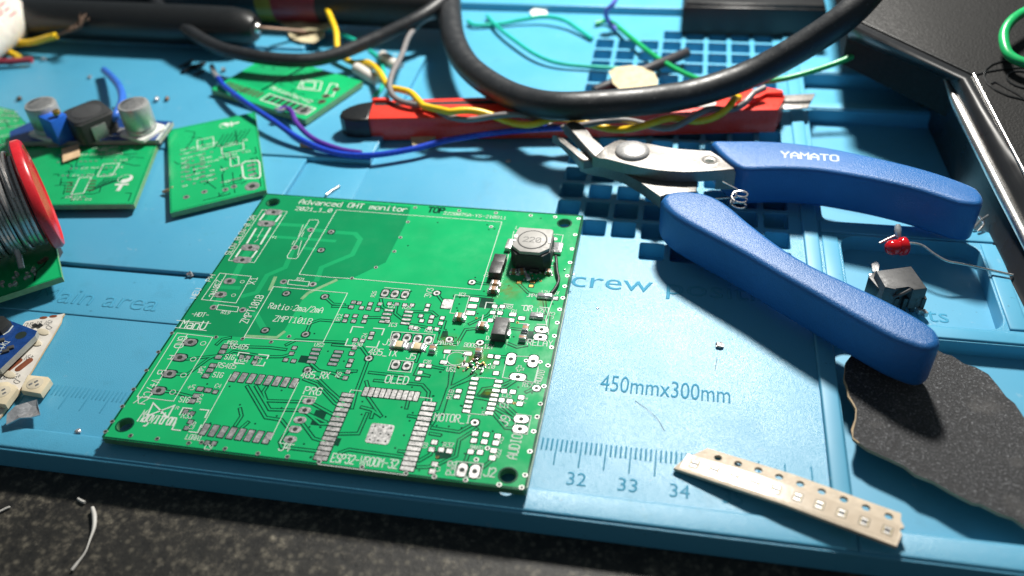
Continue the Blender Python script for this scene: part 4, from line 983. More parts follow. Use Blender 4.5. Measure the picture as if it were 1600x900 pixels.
for s in (-1,1): ext('terminal', rrect((ci.x+s*6.05*math.cos(ai), ci.y+s*6.05*math.sin(ai)), .5, 4.5, ai, .1), ZM, ZM+4.8, 'tin', i0, bev=.1)
ct = W(92,214,ZM); tp = ext('trim_potentiometer', rrect(ct, 10.0, 5.4, -.45, .2), ZM, ZM+8.2, 'trim_blue', md, bev=.2); tp['label'] = 'blue box trimmer with a brass screw'
lathe('adjust_screw', (*W(89,178,ZM+9.0)[:2], ZM+9.0), (0,0,1), [(1.1,0),(1.1,1.0),(.95,1.2)], 'brass', tp, 14)
blue_curl = tube('blue_wire', [W(170,192,9.0), W(182,178,11.5), W(191,155,11), W(186,135,9), W(174,120,6.5), W(163,110,4.5)], 1.25, 'pvc_light_blue')
tag(blue_curl, 'short light blue wire curling up behind the converter module', 'wire')

# ------------------------------------------------------------------ spool of solder
RS = 14.2
fb0 = W(100,371,6.0)
sc = Vector((fb0.x, fb0.y, 6.0+RS))
vd_ = (sc-CAM); vd_.z = 0; vd_.normalize()
axd = Vector((vd_.y, -vd_.x, 0))
axd = (axd*math.cos(.08)-vd_*math.sin(.08)).normalized()
spool = thing('solder_spool', 'spool of thin silver solder wire with a red rim at the left edge', 'solder spool', (sc.x-axd.x*18, sc.y-axd.y*18, 5.5))
lathe('flange', sc-axd*2.6, axd, [(RS*.55,0),(RS-.6,0),(RS,.5),(RS,2.0),(RS-.5,2.6),(RS-1.6,2.75),(RS-2.0,2.3),(RS*.4,2.3)], 'flange_red', spool, 64)
lathe('core', sc-axd*42, axd, [(11.0,0),(11.0,40)], 'epoxy', spool, 48)
lathe('flange', sc-axd*45, axd, [(RS,0),(RS,2.4)], 'flange_red', spool, 64)
e1 = Vector((0,0,1)); e2 = axd.cross(e1)
P = []
for i in range(28*40+1):
    t = i/40; a = t*2*PI
    jj = .18*math.sin(t*1.9)+.10*math.sin(t*5.3)
    P.append(sc-axd*(3.3+t*1.30+jj*.6)+(e1*math.cos(a)+e2*math.sin(a))*(11.6+.2*math.sin(t*2.3)))
tube('solder_winding', P, .66, 'solder_wire', spool, n=7, raw=True)
P = []
for i in range(9*36+1):
    t = i/36; a = -t*2*PI+1
    P.append(sc-axd*(5.2+t*1.75+.9*math.sin(t*1.1))+(e1*math.cos(a)+e2*math.sin(a))*(12.3+.1*math.sin(t*1.7)))
tube('solder_winding', P, .5, 'solder_wire', spool, n=7, raw=True)
tube('loose_end', [W(-14,352,20), W(0,361,18), W(17,377,15), W(28,397,12), W(34,419,9.5)], .75, 'solder_wire', spool)

# ------------------------------------------------------------------ things along the back edge of the mat
def wrapped(name, s, c, ax, R, ang, s0, s1, h, wd, mat, parent):
    """Lettering laid round a cylinder."""
    v, f = textstrokes(s, (s0, 0), (s1, 0), h, wd, 0)
    ax = Vector(ax).normalized(); z = Vector((0,0,1)); z = (z-ax*z.dot(ax)).normalized(); y = z.cross(ax)
    V = []
    for x, yy, zz in v:
        t = ang+yy/R; V.append(Vector(c)+ax*x+(z*math.cos(t)+y*math.sin(t))*(R+.05+zz))
    return mk(name, V, f, mat, parent)
c0 = W(12,16,14); c1 = W(-75,82,14); ax = (c1-c0); ax.z = 0; ax.normalize(); c0 = Vector((c0.x, c0.y, 12.7))
bt = thing('white_bottle', 'white plastic bottle with red handwriting at the top left corner', 'bottle', (c0.x+ax.x*20, c0.y+ax.y*20, 3.2))
lathe('bottle_body', c0, ax, [(3,-2.2),(6,-1.8),(8,-.9),(9.1,.8),(9.5,3),(9.5,60),(8,62)], 'bottle', bt, 48)
wrapped('handwriting', "PEN", c0, -ax, 9.5, -1.15, -15, -3, 4.5, .55, 'red_ink', bt)
wrapped('handwriting', "/", c0, -ax, 9.5, -.35, -13, -8, 6, .3, 'print_dark', bt)
s0 = tube('yellow_wire_stub', [W(8,72,5), W(25,68,5.5), W(50,66,6.5), W(72,60,8.5), W(87,56,9.5)], 1.25, 'pvc_yellow')
root = thing('stripped_yellow_wire', 'yellow wire end with frayed brown copper strands beside the white bottle', 'wire', tuple(W(40,72,3.2)))
s0.parent = root; s0.location = s0.location-root.location; s0.name = 'insulation'
for i in range(16):
    r = random.Random(i); tube('strand', [W(85,56.5,9.5), W(103+r.uniform(-2,2),50+r.uniform(-2,2),11+r.uniform(-.6,.6)), W(122+r.uniform(-5,5),41+r.uniform(-4,4),13+r.uniform(-1,1)), W(132+r.uniform(-9,8),24+r.uniform(-8,10),15+r.uniform(-2,2))], .22, 'copper_dull', root, n=5, k=5)
tag(tube('yellow_wire', [W(0,74,4.6), W(14,82,4.5), W(29,89,4.4)], 1.25, 'pvc_yellow'), 'short yellow wire stub poking out under the white bottle', 'wire')
tag(tube('red_wire', [W(-8,97,4.2), W(15,96,4.2), W(50,93.5,4.2)], 1.15, 'pvc_red'), 'dark red wire stub lying below the white bottle', 'wire')

# soldering iron: black handle, thin shaft
h0 = W(-90,22,10.4); h1 = W(402,44,10.4); ax = (h1-h0).normalized()
iron = thing('soldering_iron', 'black handled tool lying along the back with a thin brown shaft', 'soldering iron', ((h0.x+h1.x)/2, (h0.y+h1.y)/2, 3.2))
L = (h1-h0).length
lathe('handle', h0, ax, [(6.4,0),(7.2,10),(7.2,L-22),(7.0,L-9),(6.0,L-3),(4.2,L-.4),(2.5,L)], 'black_plastic', iron, 32)
tube('shaft', [h1-ax*2, h1+ax*3, W(492,51,4.0)], .85, 'copper_dull', iron, n=8)
lathe('ferrule', h1-ax*1, ax, [(2.2,0),(1.9,1.6),(1.2,2.2)], 'chrome', iron, 16)
# tube with a printed label behind it
g0 = W(60,-14,11); g1 = W(705,12,11); ax = (g1-g0); ax.z = 0; L = ax.length; ax.normalize(); g0.z = 12.4
gt = thing('labelled_tube', 'dark tube with a yellow and red printed label behind the soldering iron', 'tube', ((g0.x+g1.x)/2, (g0.y+g1.y)/2, 3.2))
def seg(name, a, b, mat, R=9.2): return lathe(name, g0+ax*a, ax, [(R,0),(R,b-a)], mat, gt, 36)
def sx_(px):
    p = W(px, 6, 12); return (Vector((p.x, p.y, 0))-Vector((g0.x, g0.y, 0))).dot(ax)
k1, k2, k3 = sx_(405), sx_(430), sx_(500)
seg('tube_body', 0, L, 'black_matte', 9.0); seg('label_band', sx_(250), k1, 'label_dark'); seg('label_band', k1, k2, 'label_yellow'); seg('label_band', k2, k3, 'label_red')
wrapped('printed_lettering', "AMS-63", g0, ax, 9.2, -.95, sx_(345), sx_(402), 4.2, .8, 'label_text', gt)

bx = wpoly([(1064,54),(1284,60),(1284,10),(1064,6)], 0)
a0, a1 = Vector(bx[0]), Vector(bx[1]); dx = (a1-a0).normalized(); dy = Vector((-dx.y, dx.x))
bb = thing('black_box', 'plain black rectangular box standing on the cell grid at the back', 'box', ((a0.x+a1.x)/2, (a0.y+a1.y)/2+15, .05))
ext('box_body', [a0, a1, a1+dy*34, a0+dy*34], .05, 10.5, 'black_plastic', bb, bev=.7, seg=3); 
ext('box_lid', [a0+dy*.8+dx*.8, a1+dy*.8-dx*.8, a1+dy*33-dx*.8, a0+dy*33+dx*.8], 10.4, 11.6, 'black_plastic', bb, bev=.5, seg=3)

# ------------------------------------------------------------------ cables and wires
def wire(name, pts, r, mat, label, cat='wire', n=12, group=None):
    return tag(tube(name, [W(*p) for p in pts], r, mat, n=n), label, cat, group)
wire('power_cable', [(695,-60,16),(702,-15,14),(703,20,13.5),(709,62,13),(731,103,12.8),(775,137,13),(825,158,14.5),(881,166,17),(975,161,17),(1030,155,16.5),(1075,148,16),(1130,132,17.5),(1187,109,21),(1262,67,29),(1326,22,37),(1375,-30,44)], 4.05, 'cable_rubber', 'thick black rubber cable curving over the red knife', 'cable', 18)
wire('thin_cable', [(215,-45,15),(241,0,13),(272,31,12),(325,67,11),(375,84,10.5),(450,94,10),(512,89,9.5),(590,59,11.5),(653,28,15),(690,2,17),(720,-30,19)], 2.3, 'cable_rubber', 'thin black cable hanging in a loop across the back left', 'cable', 14)
# twisted yellow and grey pair
CL = [W(690,179,10.2), W(760,181,10.2), W(830,189,9.6), W(880,192,9.0), W(960,195,8.6), W(1030,194,9.0), W(1080,186,9.8), W(1130,171,10.4), W(1160,156,10.6)]
def twist(ph):
    Q = spline(CL, 14); out = []
    for i, p in enumerate(Q):
        t = (Q[min(i+1, len(Q)-1)]-Q[max(0, i-1)]).normalized(); sd = t.cross(Vector((0,0,1))).normalized(); upv = sd.cross(t)
        a = ph+i*2*PI/33
        out.append(p+sd*(1.35*math.cos(a))+upv*(1.35*math.sin(a)))
    return out
ty = [W(493,-25,14), W(505,2,13), W(517,28,11), W(525,50,9), W(527,74,6.5), W(534,88,5), W(552,98,4.6), W(575,98,5.5), W(592,112,7), W(607,135,9), W(625,140,9.6), W(643,146,10), W(662,166,10.6)]
tw = twist(.6)
tag(tube('yellow_wire', spline(ty, 8)+tw[3:], 1.05, 'pvc_yellow', raw=True, n=12), 'long yellow wire twisted with a grey one across the red knife', 'wire')
tg = [W(700,16,11), W(686,24,11), W(662,32,11.5), W(640,55,12), W(628,85,12.5), W(613,115,12), W(609,138,11), W(620,155,10), W(645,163,9.8), W(668,165,9.6)]
tw = twist(.6+PI)
tag(tube('grey_wire', spline(tg, 8)+tw[2:]+[W(1178,145,11.4), W(1195,137,12)], .92, 'pvc_grey', raw=True, n=12), 'long grey wire twisted with the yellow one', 'wire')
wb = thing('blue_wire', 'long blue wire with a bare tinned end running from the back board towards the cutters', 'wire', tuple(W(560,243,2)))
tube('insulation', [W(*p) for p in ((341,122,4.5),(352,136,6.0),(385,161,6.8),(430,191,6.2),(470,218,4.4),(520,238,3.2),(575,243,3.0),(640,234,3.0),(700,219,3.6),(780,207,5.5),(850,201,7.5),(900,199,8.0))], .92, 'pvc_blue', wb, n=12)
tube('tinned_end', [W(342,123,4.5), W(337,117,4.6), W(333,109,5.2), W(331,104,5.0)], .95, 'solder', wb)
ext('solder_blob', circ(W(345,117,4), 1.0, 10), 2.1, 3.4, 'solder', wb, bev=.4)
wire('purple_wire', [(434,173,5.6),(446,169,5.8),(456,175,5.8),(464,193,5.2),(490,217,4.0),(530,233,3.2),(565,239,2.6)], .85, 'pvc_purple', 'purple wire lying just behind the long blue wire')
g1_ = 'short teal wires on the back of the mat'
wire('teal_wire', [(731,33,1.5),(742,39,1.4),(775,38,1.2),(815,31,2),(850,26,3),(880,31,3),(900,43,2),(925,61,1.0)], .78, 'pvc_teal', 'teal wire humped over the mat left of the cell grid', group=g1_)
wire('teal_wire', [(761,25,1.4),(777,42,2.2),(800,60,2.6),(835,84,2.4),(870,98,1.8),(920,104,1.4),(985,108,1.2)], .7, 'pvc_teal', 'teal wire slanting down to the round tape scrap', group=g1_)
wire('teal_wire', [(510,43,5),(535,54,4),(562,67,3)], .8, 'pvc_teal', 'teal wire end beside the torn masking tape at the back', group=g1_)
wire('teal_wire', [(578,80,2),(592,92,2.2),(599,112,2.4),(598,134,2.6),(585,152,2.4)], .8, 'pvc_teal', 'teal wire running down behind the white sleeves to the knife', group=g1_)
wire('green_wire', [(930,37,1.2),(945,33,1.6),(959,37,2),(985,58,3),(1018,84,3.5),(1058,109,4),(1096,125,5),(1130,133,6),(1165,131,8),(1230,122,11),(1300,101,14),(1345,82,17),(1371,70,19)], .88, 'pvc_green', 'long green wire passing under the thick cable to the right')
wire('violet_wire', [(968,-15,14),(958,6,11),(947,18,8),(950,32,4.5),(962,46,2)], .9, 'pvc_violet', 'pale violet wire end dropping in behind the cell grid')
wire('green_wire', [(1612,12,33),(1583,30,32),(1569,52,30),(1572,78,28),(1585,92,27),(1612,102,26.5)], 1.35, 'pvc_green', 'green wire loop on the black case at the top right')
def sleeve(name, p0, p1, r, mat, label, group=None):
    a, b = W(*p0), W(*p1); ax = b-a
    return tag(lathe(name, a, ax, [(r*.6,0),(r*.95,0),(r,.15),(r,ax.length-.15),(r*.95,ax.length),(r*.6,ax.length)], mat, n=18), label, 'sleeve', group)
sleeve('white_sleeve', (556,106,4.5), (591,127,3), 2.0, 'sleeve_white', 'white plastic sleeve just below the yellow wire bend')
sleeve('white_sleeve', (597,87,3), (624,106,2.4), 2.0, 'sleeve_white', 'white plastic sleeve beside the torn tape right of the yellow wire')
sleeve('black_sleeve', (928,143,2), (1074,82,4), 1.75, 'sleeve_black', 'black heat-shrink sleeve lying under the round tape scrap')
def scrap(name, P, z, mat, label, cat, th=.25, wav=.5, sc_=.25, kind=None, mats=None):
    out = wpoly(P, z)
    ph = random.random()*9
    return tag(slab(name, out, [], z-th, z, mats or (mat, mat), None, step=1.6, zf=lambda x, y: wav*(math.sin(x*sc_*2.1+ph)*math.cos(y*sc_*1.7+ph))), label, cat)
scrap('masking_tape', [(951,110),(962,105),(985,101),(1003,104),(1022,113),(1028,124),(1027,139),(1010,142),(985,146),(968,140),(957,130),(955,119)], 5.0, 'masking', 'round cream scrap of masking tape above the thick cable', 'tape')
scrap('masking_tape', [(428,28),(455,24),(500,26),(528,27),(525,40),(505,46),(470,48),(445,42)], 6.0, 'masking', 'torn cream masking tape beside the soldering iron shaft', 'tape')
scrap('masking_tape', [(449,50),(475,52),(508,46),(505,58),(490,65),(470,66),(455,61)], 4.2, 'masking', 'small torn tape flap below the iron shaft', 'tape')
scrap('masking_tape', [(615,84),(632,86),(654,96),(640,102),(622,108),(612,100)], 1.2, 'masking', 'small tape scrap beside the upper white sleeve', 'tape')
scrap('foam_scrap', [(640,209),(652,206),(682,212),(672,219),(655,228),(645,227)], 1.6, 'masking', 'pale foam scrap against the front of the red knife', 'scrap', th=1.3, wav=.1)
scrap('tan_card', [(96,232),(123,225),(125,243),(98,253)], 5.6, 'tan_card', 'small tan card piece lying on the board beside the spool', 'card', wav=.15)
scrap('white_scrap', [(828,18),(838,12),(852,13),(856,22),(845,26),(832,25)], 1.0, 'white_glue', 'tiny white foil scrap at the back of the mat', 'scrap', wav=.3)

# ------------------------------------------------------------------ red snap-off knife
ZK = 8.2
kn = thing('utility_knife', 'red plastic snap-off knife with a black end cap under the cables', 'knife', tuple(W(880,200,0)))
body = wpoly([(575,185),(583,157),(900,147),(1150,138),(1190,139),(1222,144),(1227,150),(1216,171),(1100,174),(900,180)], ZK)
ext('knife_body', body, .6, ZK, 'red_plastic', kn, bev=.5, seg=2)
cap = wpoly([(575,186),(552,187),(537,185),(530,179),(534,172),(545,166),(560,161),(584,157)], ZK+.2)
ext('end_cap', cap, .4, ZK+.2, 'black_plastic', kn, bev=.7, seg=3)
kb = kn
ext('blade_slot', wpoly([(584,165),(586,161),(1150,148),(1150,153),(900,161)], ZK), ZK-.3, ZK+.03, 'black_matte', kb, bev=0)
ext('grip_rail', wpoly([(582,160.5),(583.5,157.3),(610,156.5),(608,160)], ZK), ZK, ZK+1.0, 'red_plastic', kb, bev=.2)
ext('grip_rail', wpoly([(1150,163),(1165,150),(1195,141),(1222,146),(1224,152),(1196,150),(1180,162)], ZK), ZK, ZK+1.3, 'red_plastic', kb, bev=.5, seg=3)
ext('blade', wpoly([(1215,149),(1274,146),(1262,168),(1212,171)], 4.5), 4.0, 4.5, 'blade', kb, bev=.1)
scrap('paper_scrap', [(1083,163),(1100,160),(1120,156),(1118,164),(1098,167),(1086,168)], ZK+1.8, 'sleeve_white', 'white paper sliver lying on the red knife under the cable', 'scrap', wav=.1)

# ------------------------------------------------------------------ flush cutters
pl = thing('flush_cutters', 'flush cutters with blue moulded grips lying open', 'pliers', tuple(W(1150,340,0)))
ZH = 14.6
low = [(1033,309),(1040,301),(1053,297),(1072,296),(1098,299),(1118,306),(1140,319),(1170,344),(1205,371),(1240,395),(1280,417),(1330,440),(1385,466),(1430,490),(1458,508),(1469,522),(1471,534),(1464,542),(1450,545),(1430,540),(1395,526),(1340,496),(1280,462),(1220,428),(1160,393),(1105,364),(1060,339),(1040,322)]
g = pillow('grip', wpoly(low, ZH), 3.0, ZH, 1.7, 'grip_blue', pl); g['label'] = 'blue pebbled grip nearest the camera'
upr = [(1112,222),(1117,218),(1140,218),(1180,218),(1225,220),(1290,228),(1350,240),(1420,256),(1475,272),(1520,289),(1533,299),(1538,310),(1532,318),(1510,317),(1490,312),(1450,299),(1412,289),(1372,280),(1334,273),(1290,266),(1256,263),(1215,262),(1172,263),(1157,260),(1143,252),(1125,237)]
g = pillow('grip', wpoly(upr, ZH), 3.0, ZH, 1.4, 'grip_blue', pl); g['label'] = 'blue grip printed YAMATO'
mk('printed_lettering', *textstrokes('YAMATO', W(1221,245.5,ZH), W(1310,252,ZH), 2.7, .56, ZH+.02), 'grip_text', pl)
fz = fr(860,180,.2)
ZP = 13.2
def plate(name, pts, z0, z1, bev=.3, mat='tool_steel'): return ext(name, wpoly([fz(*p) for p in pts], z1), z0, z1, mat, pl, bev=bev, seg=2)
plate('pivot_plate', [(330,325),(375,275),(420,258),(455,225),(500,200),(545,190),(600,195),(700,215),(800,230),(900,250),(1000,270),(1150,280),(1255,275),(1300,320),(1440,400),(1440,425),(1300,430),(1180,438),(1050,442),(930,436),(820,425),(700,405),(560,370),(440,340),(390,330)], 10.0, ZP, .35)
plate('jaw', [(105,65),(150,50),(190,40),(240,60),(290,120),(330,180),(385,240),(430,255),(350,320),(315,295),(250,215),(160,110)], 10.2, ZP+.3, .5)
plate('jaw', [(15,150),(60,152),(100,180),(160,230),(225,290),(290,300),(340,290),(395,330),(330,345),(260,357),(225,345),(170,280),(90,200)], 9.0, 11.6, .5)
ZL = 9.9
plate('lower_plate', [(230,350),(400,330),(560,372),(700,412),(930,445),(1100,450),(1150,520),(1140,600),(900,610),(862,640),(790,585),(700,520),(560,440),(420,400),(300,380)], 6.4, ZL, .3)
cp = W(*fz(640,285), ZP)
lathe('rivet', (cp.x, cp.y, ZP-.1), (0,0,1), [(4.6,0),(4.6,.5),(4.2,.9),(3.4,1.25),(2.2,1.5),(1.0,1.62),(.2,1.65)], 'rivet_steel', pl, 40, 60)
ce = W(*fz(1243,358), ZP)
lathe('eyelet', (ce.x, ce.y, ZP-.05), (0,0,1), [(2.6,0),(2.6,.1),(2.0,.2),(1.9,.12)], 'tool_steel', pl, 28); ext('eyelet_hole', circ(ce, 1.15, 18, .9), ZP+.02, ZP+.1, 'hole', pl, bev=0)
ext('shank', wpoly([(1135,250),(1150,256),(1150,268),(1120,268)], 12.6), 7, 12.6, 'tool_steel', pl, bev=.3)
cs = W(1156,303,10.6)
P = [W(1129,284,11.8), W(1140,290,11.6), W(1152,296,11.4)]
for i in range(44):
    a = -2.2+i*2*PI/16; P.append(Vector((cs.x+1.95*math.cos(a), cs.y+1.95*math.sin(a), 11.2-i*.11)))
P += [W(1140,309,6.6), W(1118,311,7.0)]
tube('spring', P, .25, 'chrome', pl, n=7, raw=True)

# ------------------------------------------------------------------ black appliance at the right
ap = thing('black_case', 'glossy black case with bright metal edges at the right', 'case', (110, 110, -3.8))
ZL1, ZL2, KS = 6.0, 11.0, .2                  # the case slopes down towards the front
def Wsl(px, py, z0):
    z = z0
    for _ in range(30): z = z0+KS*(W(px, py, z).y-70)
    return W(px, py, z)
baseP = [W(x, y, 0) for x, y in ((1330,92),(1432,112),(1450,170),(1500,280),(1570,420),(1625,530))]
midP = [Wsl(x, y, ZL1) for x, y in ((1325,58),(1478,124),(1500,170),(1550,268),(1600,365),(1655,470))]
topP = [Wsl(x, y, ZL2) for x, y in ((1330,28),(1521,118),(1545,165),(1572,217),(1600,270),(1650,365))]
rings = [[Vector((p.x, p.y, -3.8)) for p in baseP]]
for i in range(13):
    t = i/12
    rings.append([b0*((1-t)*(1-2*t))+m0*(4*t*(1-t))+t0*(t*(2*t-1)) for b0, m0, t0 in zip(baseP, midP, topP)])
V = [p for r in rings for p in r]; K = len(baseP)
F = [(i*K+j, i*K+j+1, (i+1)*K+j+1, (i+1)*K+j) for i in range(len(rings)-1) for j in range(K-1)]
o = mk('side_wall', V, F, 'gloss_black', ap); sharp(o, 40)
tz = ZL2
tp_ = [(p.x, p.y) for p in topP]+[(190,topP[-1].y),(190,250),(topP[0].x,250)]
ext('top_panel', tp_, -3.7, tz+.1, 'leatherette', ap, bev=.3, seg=2, zf=lambda x, y: KS*(y-70))
up1 = Vector((-.35,0,.25))
tube('metal_edge', [p+up1 for p in midP[1:]], 1.5, 'trim_metal', ap, n=24, k=6, taper=lambda t: .25+.75*min(1, t*4)); tube('metal_edge', [p+Vector((0,0,.25)) for p in topP[1:]], .5, 'trim_metal', ap, n=10, k=6)
tube('case_ridge', [p+Vector((0,0,.1)) for p in topP[:2]], .6, 'black_plastic', ap, n=8)
def swirl(px, py, k, r0):
    c = Wsl(px, py, tz); P = []
    for i in range(k):
        a = i*.35; P.append(Vector((c.x+(r0+i*.32)*math.cos(a), c.y+(r0+i*.32)*.8*math.sin(a), tz+.25+KS*(c.y+(r0+i*.32)*.8*math.sin(a)-70))))
    tube('embossed_line', P, .28, 'black_plastic', ap, n=6, raw=True)
swirl(1600,122,40,1.5)
tube('embossed_line', [Wsl(1549,131,tz+.2), Wsl(1556,129,tz+.2), Wsl(1575,139,tz+.2), Wsl(1612,160,tz+.2)], .3, 'black_plastic', ap, n=6)
tube('embossed_line', [Wsl(1522,118,tz+.2), Wsl(1545,112,tz+.2), Wsl(1580,107,tz+.2), Wsl(1620,105,tz+.2)], .3, 'black_plastic', ap, n=6)

# ------------------------------------------------------------------ red lamp diode and black socket in the small tray
ledr = thing('red_led', 'red plastic light-emitting diode with long silver legs above the small tray', 'led', tuple(W(1402,388,.5)))
a, b_ = W(1384,388,3.2), W(1416,384,3.2); ax = b_-a; L = ax.length
lathe('lens', a, ax, [(.3,0),(1.2,.25),(1.75,.9),(1.9,1.6),(1.9,L*.55),(1.75,L*.6),(2.25,L*.68),(2.3,L-.3),(2.0,L)], 'led_red', ledr, 24, 60)
tube('leg', [W(1413,381,4.0), W(1425,380,4.2), W(1442,384,4.0), W(1460,397,3.2), W(1480,408,2.4), W(1500,412,2.0), W(1525,417,1.6), W(1583,430,1.2)], .32, 'chrome', ledr, n=8)
tube('leg', [W(1402,384,3.6), W(1404,374,4.6), W(1403,364,5.6)], .3, 'tin', ledr, n=8); tube('solder_tip', [W(1404,371,4.8), W(1403,361,5.8), W(1403,351,6.8)], .75, 'solder', ledr, n=10, taper=lambda t: .75+.4*math.sin(t*PI))
tube('leg', [W(1374,380,3.0), W(1388,373,3.8), W(1402,367,4.6)], .28, 'tin', ledr, n=8)
sk = thing('black_socket', 'small black plastic socket with metal pins in the small tray', 'connector', tuple(W(1408,470,-3.9)))
zt = 3.4
T = wpoly([(1369,423),(1424,415.5),(1449,450),(1427,453),(1420,446),(1400,452),(1383,448)], zt)
ext('socket_body', T, -2.4, zt, 'epoxy_grey', sk, bev=.3, taper=.04)
ext('socket_foot', wpoly([(1357,432),(1370,421),(1386,447),(1378,456)], 1.0), -3.85, 1.0, 'epoxy', sk, bev=.3)
for px, py in ((1362,432),(1436,484),(1445,488)): ext('pin', rrect(W(px, py, -3), 1.0, 1.6, .4, .2), -3.8, -2.6, 'tin', sk, bev=.15)
for px in (1398,1412,1426,1440): ext('socket_leg', rrect(W(px, 476, -2), 1.0, 1.4, .1, .2), -3.85, .4, 'epoxy', sk, bev=.1)
tube('cracked_edge', [W(1395,464,1.5), W(1410,459,2.2), W(1424,452,3.0)], .4, 'epoxy_grey', sk, n=6)
scrap('solder_scrap', [(1362,412),(1370,408),(1374,414),(1372,424),(1364,423)], -3.2, 'tin', 'dull grey solder flake behind the black socket', 'scrap', wav=.2)
rc = thing('wire_clipping', 'bent silver wire clipping at the tip of the far blue grip', 'wire clipping', tuple(W(1535,355,0)))
tube('clipping', [W(1520,358,1.0), W(1532,345,2.5), W(1545,336,4.0)], .3, 'chrome', rc, n=6); tube('clipping', [W(1530,338,3), W(1537,350,2), W(1528,362,1)], .3, 'chrome', rc, n=6)

# ------------------------------------------------------------------ abrasive paper in the right tray
sand = wpoly([(1452,552),(1465,546),(1476,552),(1488,554),(1507,566),(1525,571),(1545,582),(1560,600),(1573,618),(1586,629),(1601,653),(1640,690),(1660,858),(1602,824),(1584,810),(1562,803),(1533,788),(1520,786),(1487,769),(1458,752),(1431,742),(1413,728),(1394,719),(1356,702),(1342,692),(1333,685),(1331,672),(1336,655),(1337,641),(1331,630),(1325,621),(1322,606),(1318,596),(1320,570),(1340,545),(1390,520)], 1.1)
sz_ = lambda x, y: .9+.35*math.sin((x-y)*.09+1.2)+.3*math.sin(x*.16)
sandp = tag(slab('sandpaper', sand, [], -.5, .3, ('grit', 'paper_edge'), None, step=2.5, zf=lambda x, y: .9+.35*math.sin((x-y)*.09+1.2)+.3*math.sin(x*.16)), 'torn sheet of black sandpaper in the right-hand tray', 'sandpaper')
v, f = ribbon(sand[24:34], .26, 0)
rd = random.Random(3)
mk('torn_edge', [(x+rd.uniform(-.14,.14), y+rd.uniform(-.14,.14), .335+sz_(x, y)) for x, y, z in v], f, 'paper_edge', sandp)

# ------------------------------------------------------------------ carrier tape with chip parts
tA0, tA1 = W(1090,689,1.0), W(1062,739,1.0); tB0, tB1 = W(1407,801,3.3), W(1396,853,3.3)
cA = (tA0+tA1)/2; cB = (tB0+tB1)/2; LT = (cB-cA).length; dT = (cB-cA); dT.z = 0; dT.normalize(); nT = Vector((-dT.y, dT.x, 0)); WT = 8.0
def tz_(s): return .75+2.6*s/LT+.8*math.sin(PI*min(1, max(0, s/LT)))
def tmap(s, t, dz=0):
    p = cA+dT*s+nT*t; return (p.x, p.y, tz_(s)+dz-.42*(t/4))
outl = [(-1.6,-4),(LT*.5,-4.05),(LT+.6,-4),(LT+.9,-1),(LT+.3,.2),(LT+1.0,1.0),(LT+.2,2.2),(LT-.1,4),(LT*.5,4.05),(2.4,4),(1.7,2.9),(.9,1.6),(-.6,-.6)]
hs = [[(x, y) for x, y in circ((5.2+4.0*i, 2.25), .78, 16)] for i in range(int((LT-6)/4)+1)]
v, f = cdt(outl, hs, 1.3); N = len(v)
tape = thing('component_tape', 'cream paper carrier tape holding tiny grey chips, arched on the mat front', 'component tape', tuple(W(1240,780,0)))
V = [tmap(x, y) for x, y in v]+[tmap(x, y, -.75) for x, y in v]; F = []; cnt = {}; fm = []
for t in f:
    ar = sum(v[t[i-1]][0]*v[t[i]][1]-v[t[i]][0]*v[t[i-1]][1] for i in range(len(t)))
    if ar < 0: t = t[::-1]
    F += [t, [i+N for i in t[::-1]]]
    for i in range(len(t)): cnt[(t[i-1], t[i])] = 1
for (a_, b2) in cnt:
    if (b2, a_) not in cnt: F.append([b2, a_, a_+N, b2+N])
simple('tape_paper', (.58,.48,.36), .6, var=.12, vscale=.5, bsc=2, bd=.03)
m, n, l, b = nt('cover_film'); setp(b, (.62,.52,.40), .19, spec=.8); co = coords(n, l)
l.new(ramp(n, l, noise(n, l, co, .4, 3), [(.3, (.55,.45,.34)), (.7, (.64,.54,.42))]), b.inputs['Base Color']); bump(n, l, b, noise(n, l, co, .5, 2), .03); MAT['cover_film'] = m
mk('paper_strip', V, F, 'tape_paper', tape)
fv = []; ff = []
for i in range(41):
    s = -.6+(LT+.8)*i/40; fv += [tmap(s, -3.3, .03), tmap(s, .95, .03)]
for i in range(40): ff.append((2*i, 2*i+2, 2*i+3, 2*i+1))
mk('cover_film', fv, ff, 'cover_film', tape, smooth=True)
for i in range(int((LT-2)/4)+1):
    s = 1.6+4.0*i
    if s > LT-1.2: break
    for nm, x0, x1, y0, y1, mt, z in (('pocket', s-.85, s+.85, -2.25, -.25, 'mlcc_tan', .05), ('chip_part', s-.55, s+.55, -2.0, -.5, 'component_grey', .09), ('chip_terminal', s-.55, s+.55, -2.0, -1.68, 'tin', .11), ('chip_terminal', s-.55, s+.55, -.82, -.5, 'tin', .11)):
        mk(nm, [tmap(x0, y0, z), tmap(x1, y0, z), tmap(x1, y1, z), tmap(x0, y1, z)], [(0,1,2,3)], mt, tape)
    mk('pocket_wall', *merge([([tmap(p[0], p[1], .07) for p in rb[0]], rb[1]) for rb in [ribbon([(s-.85,-2.25),(s+.85,-2.25),(s+.85,-.25),(s-.85,-.25)], .14, 0, True)]]), 'component_grey', tape)

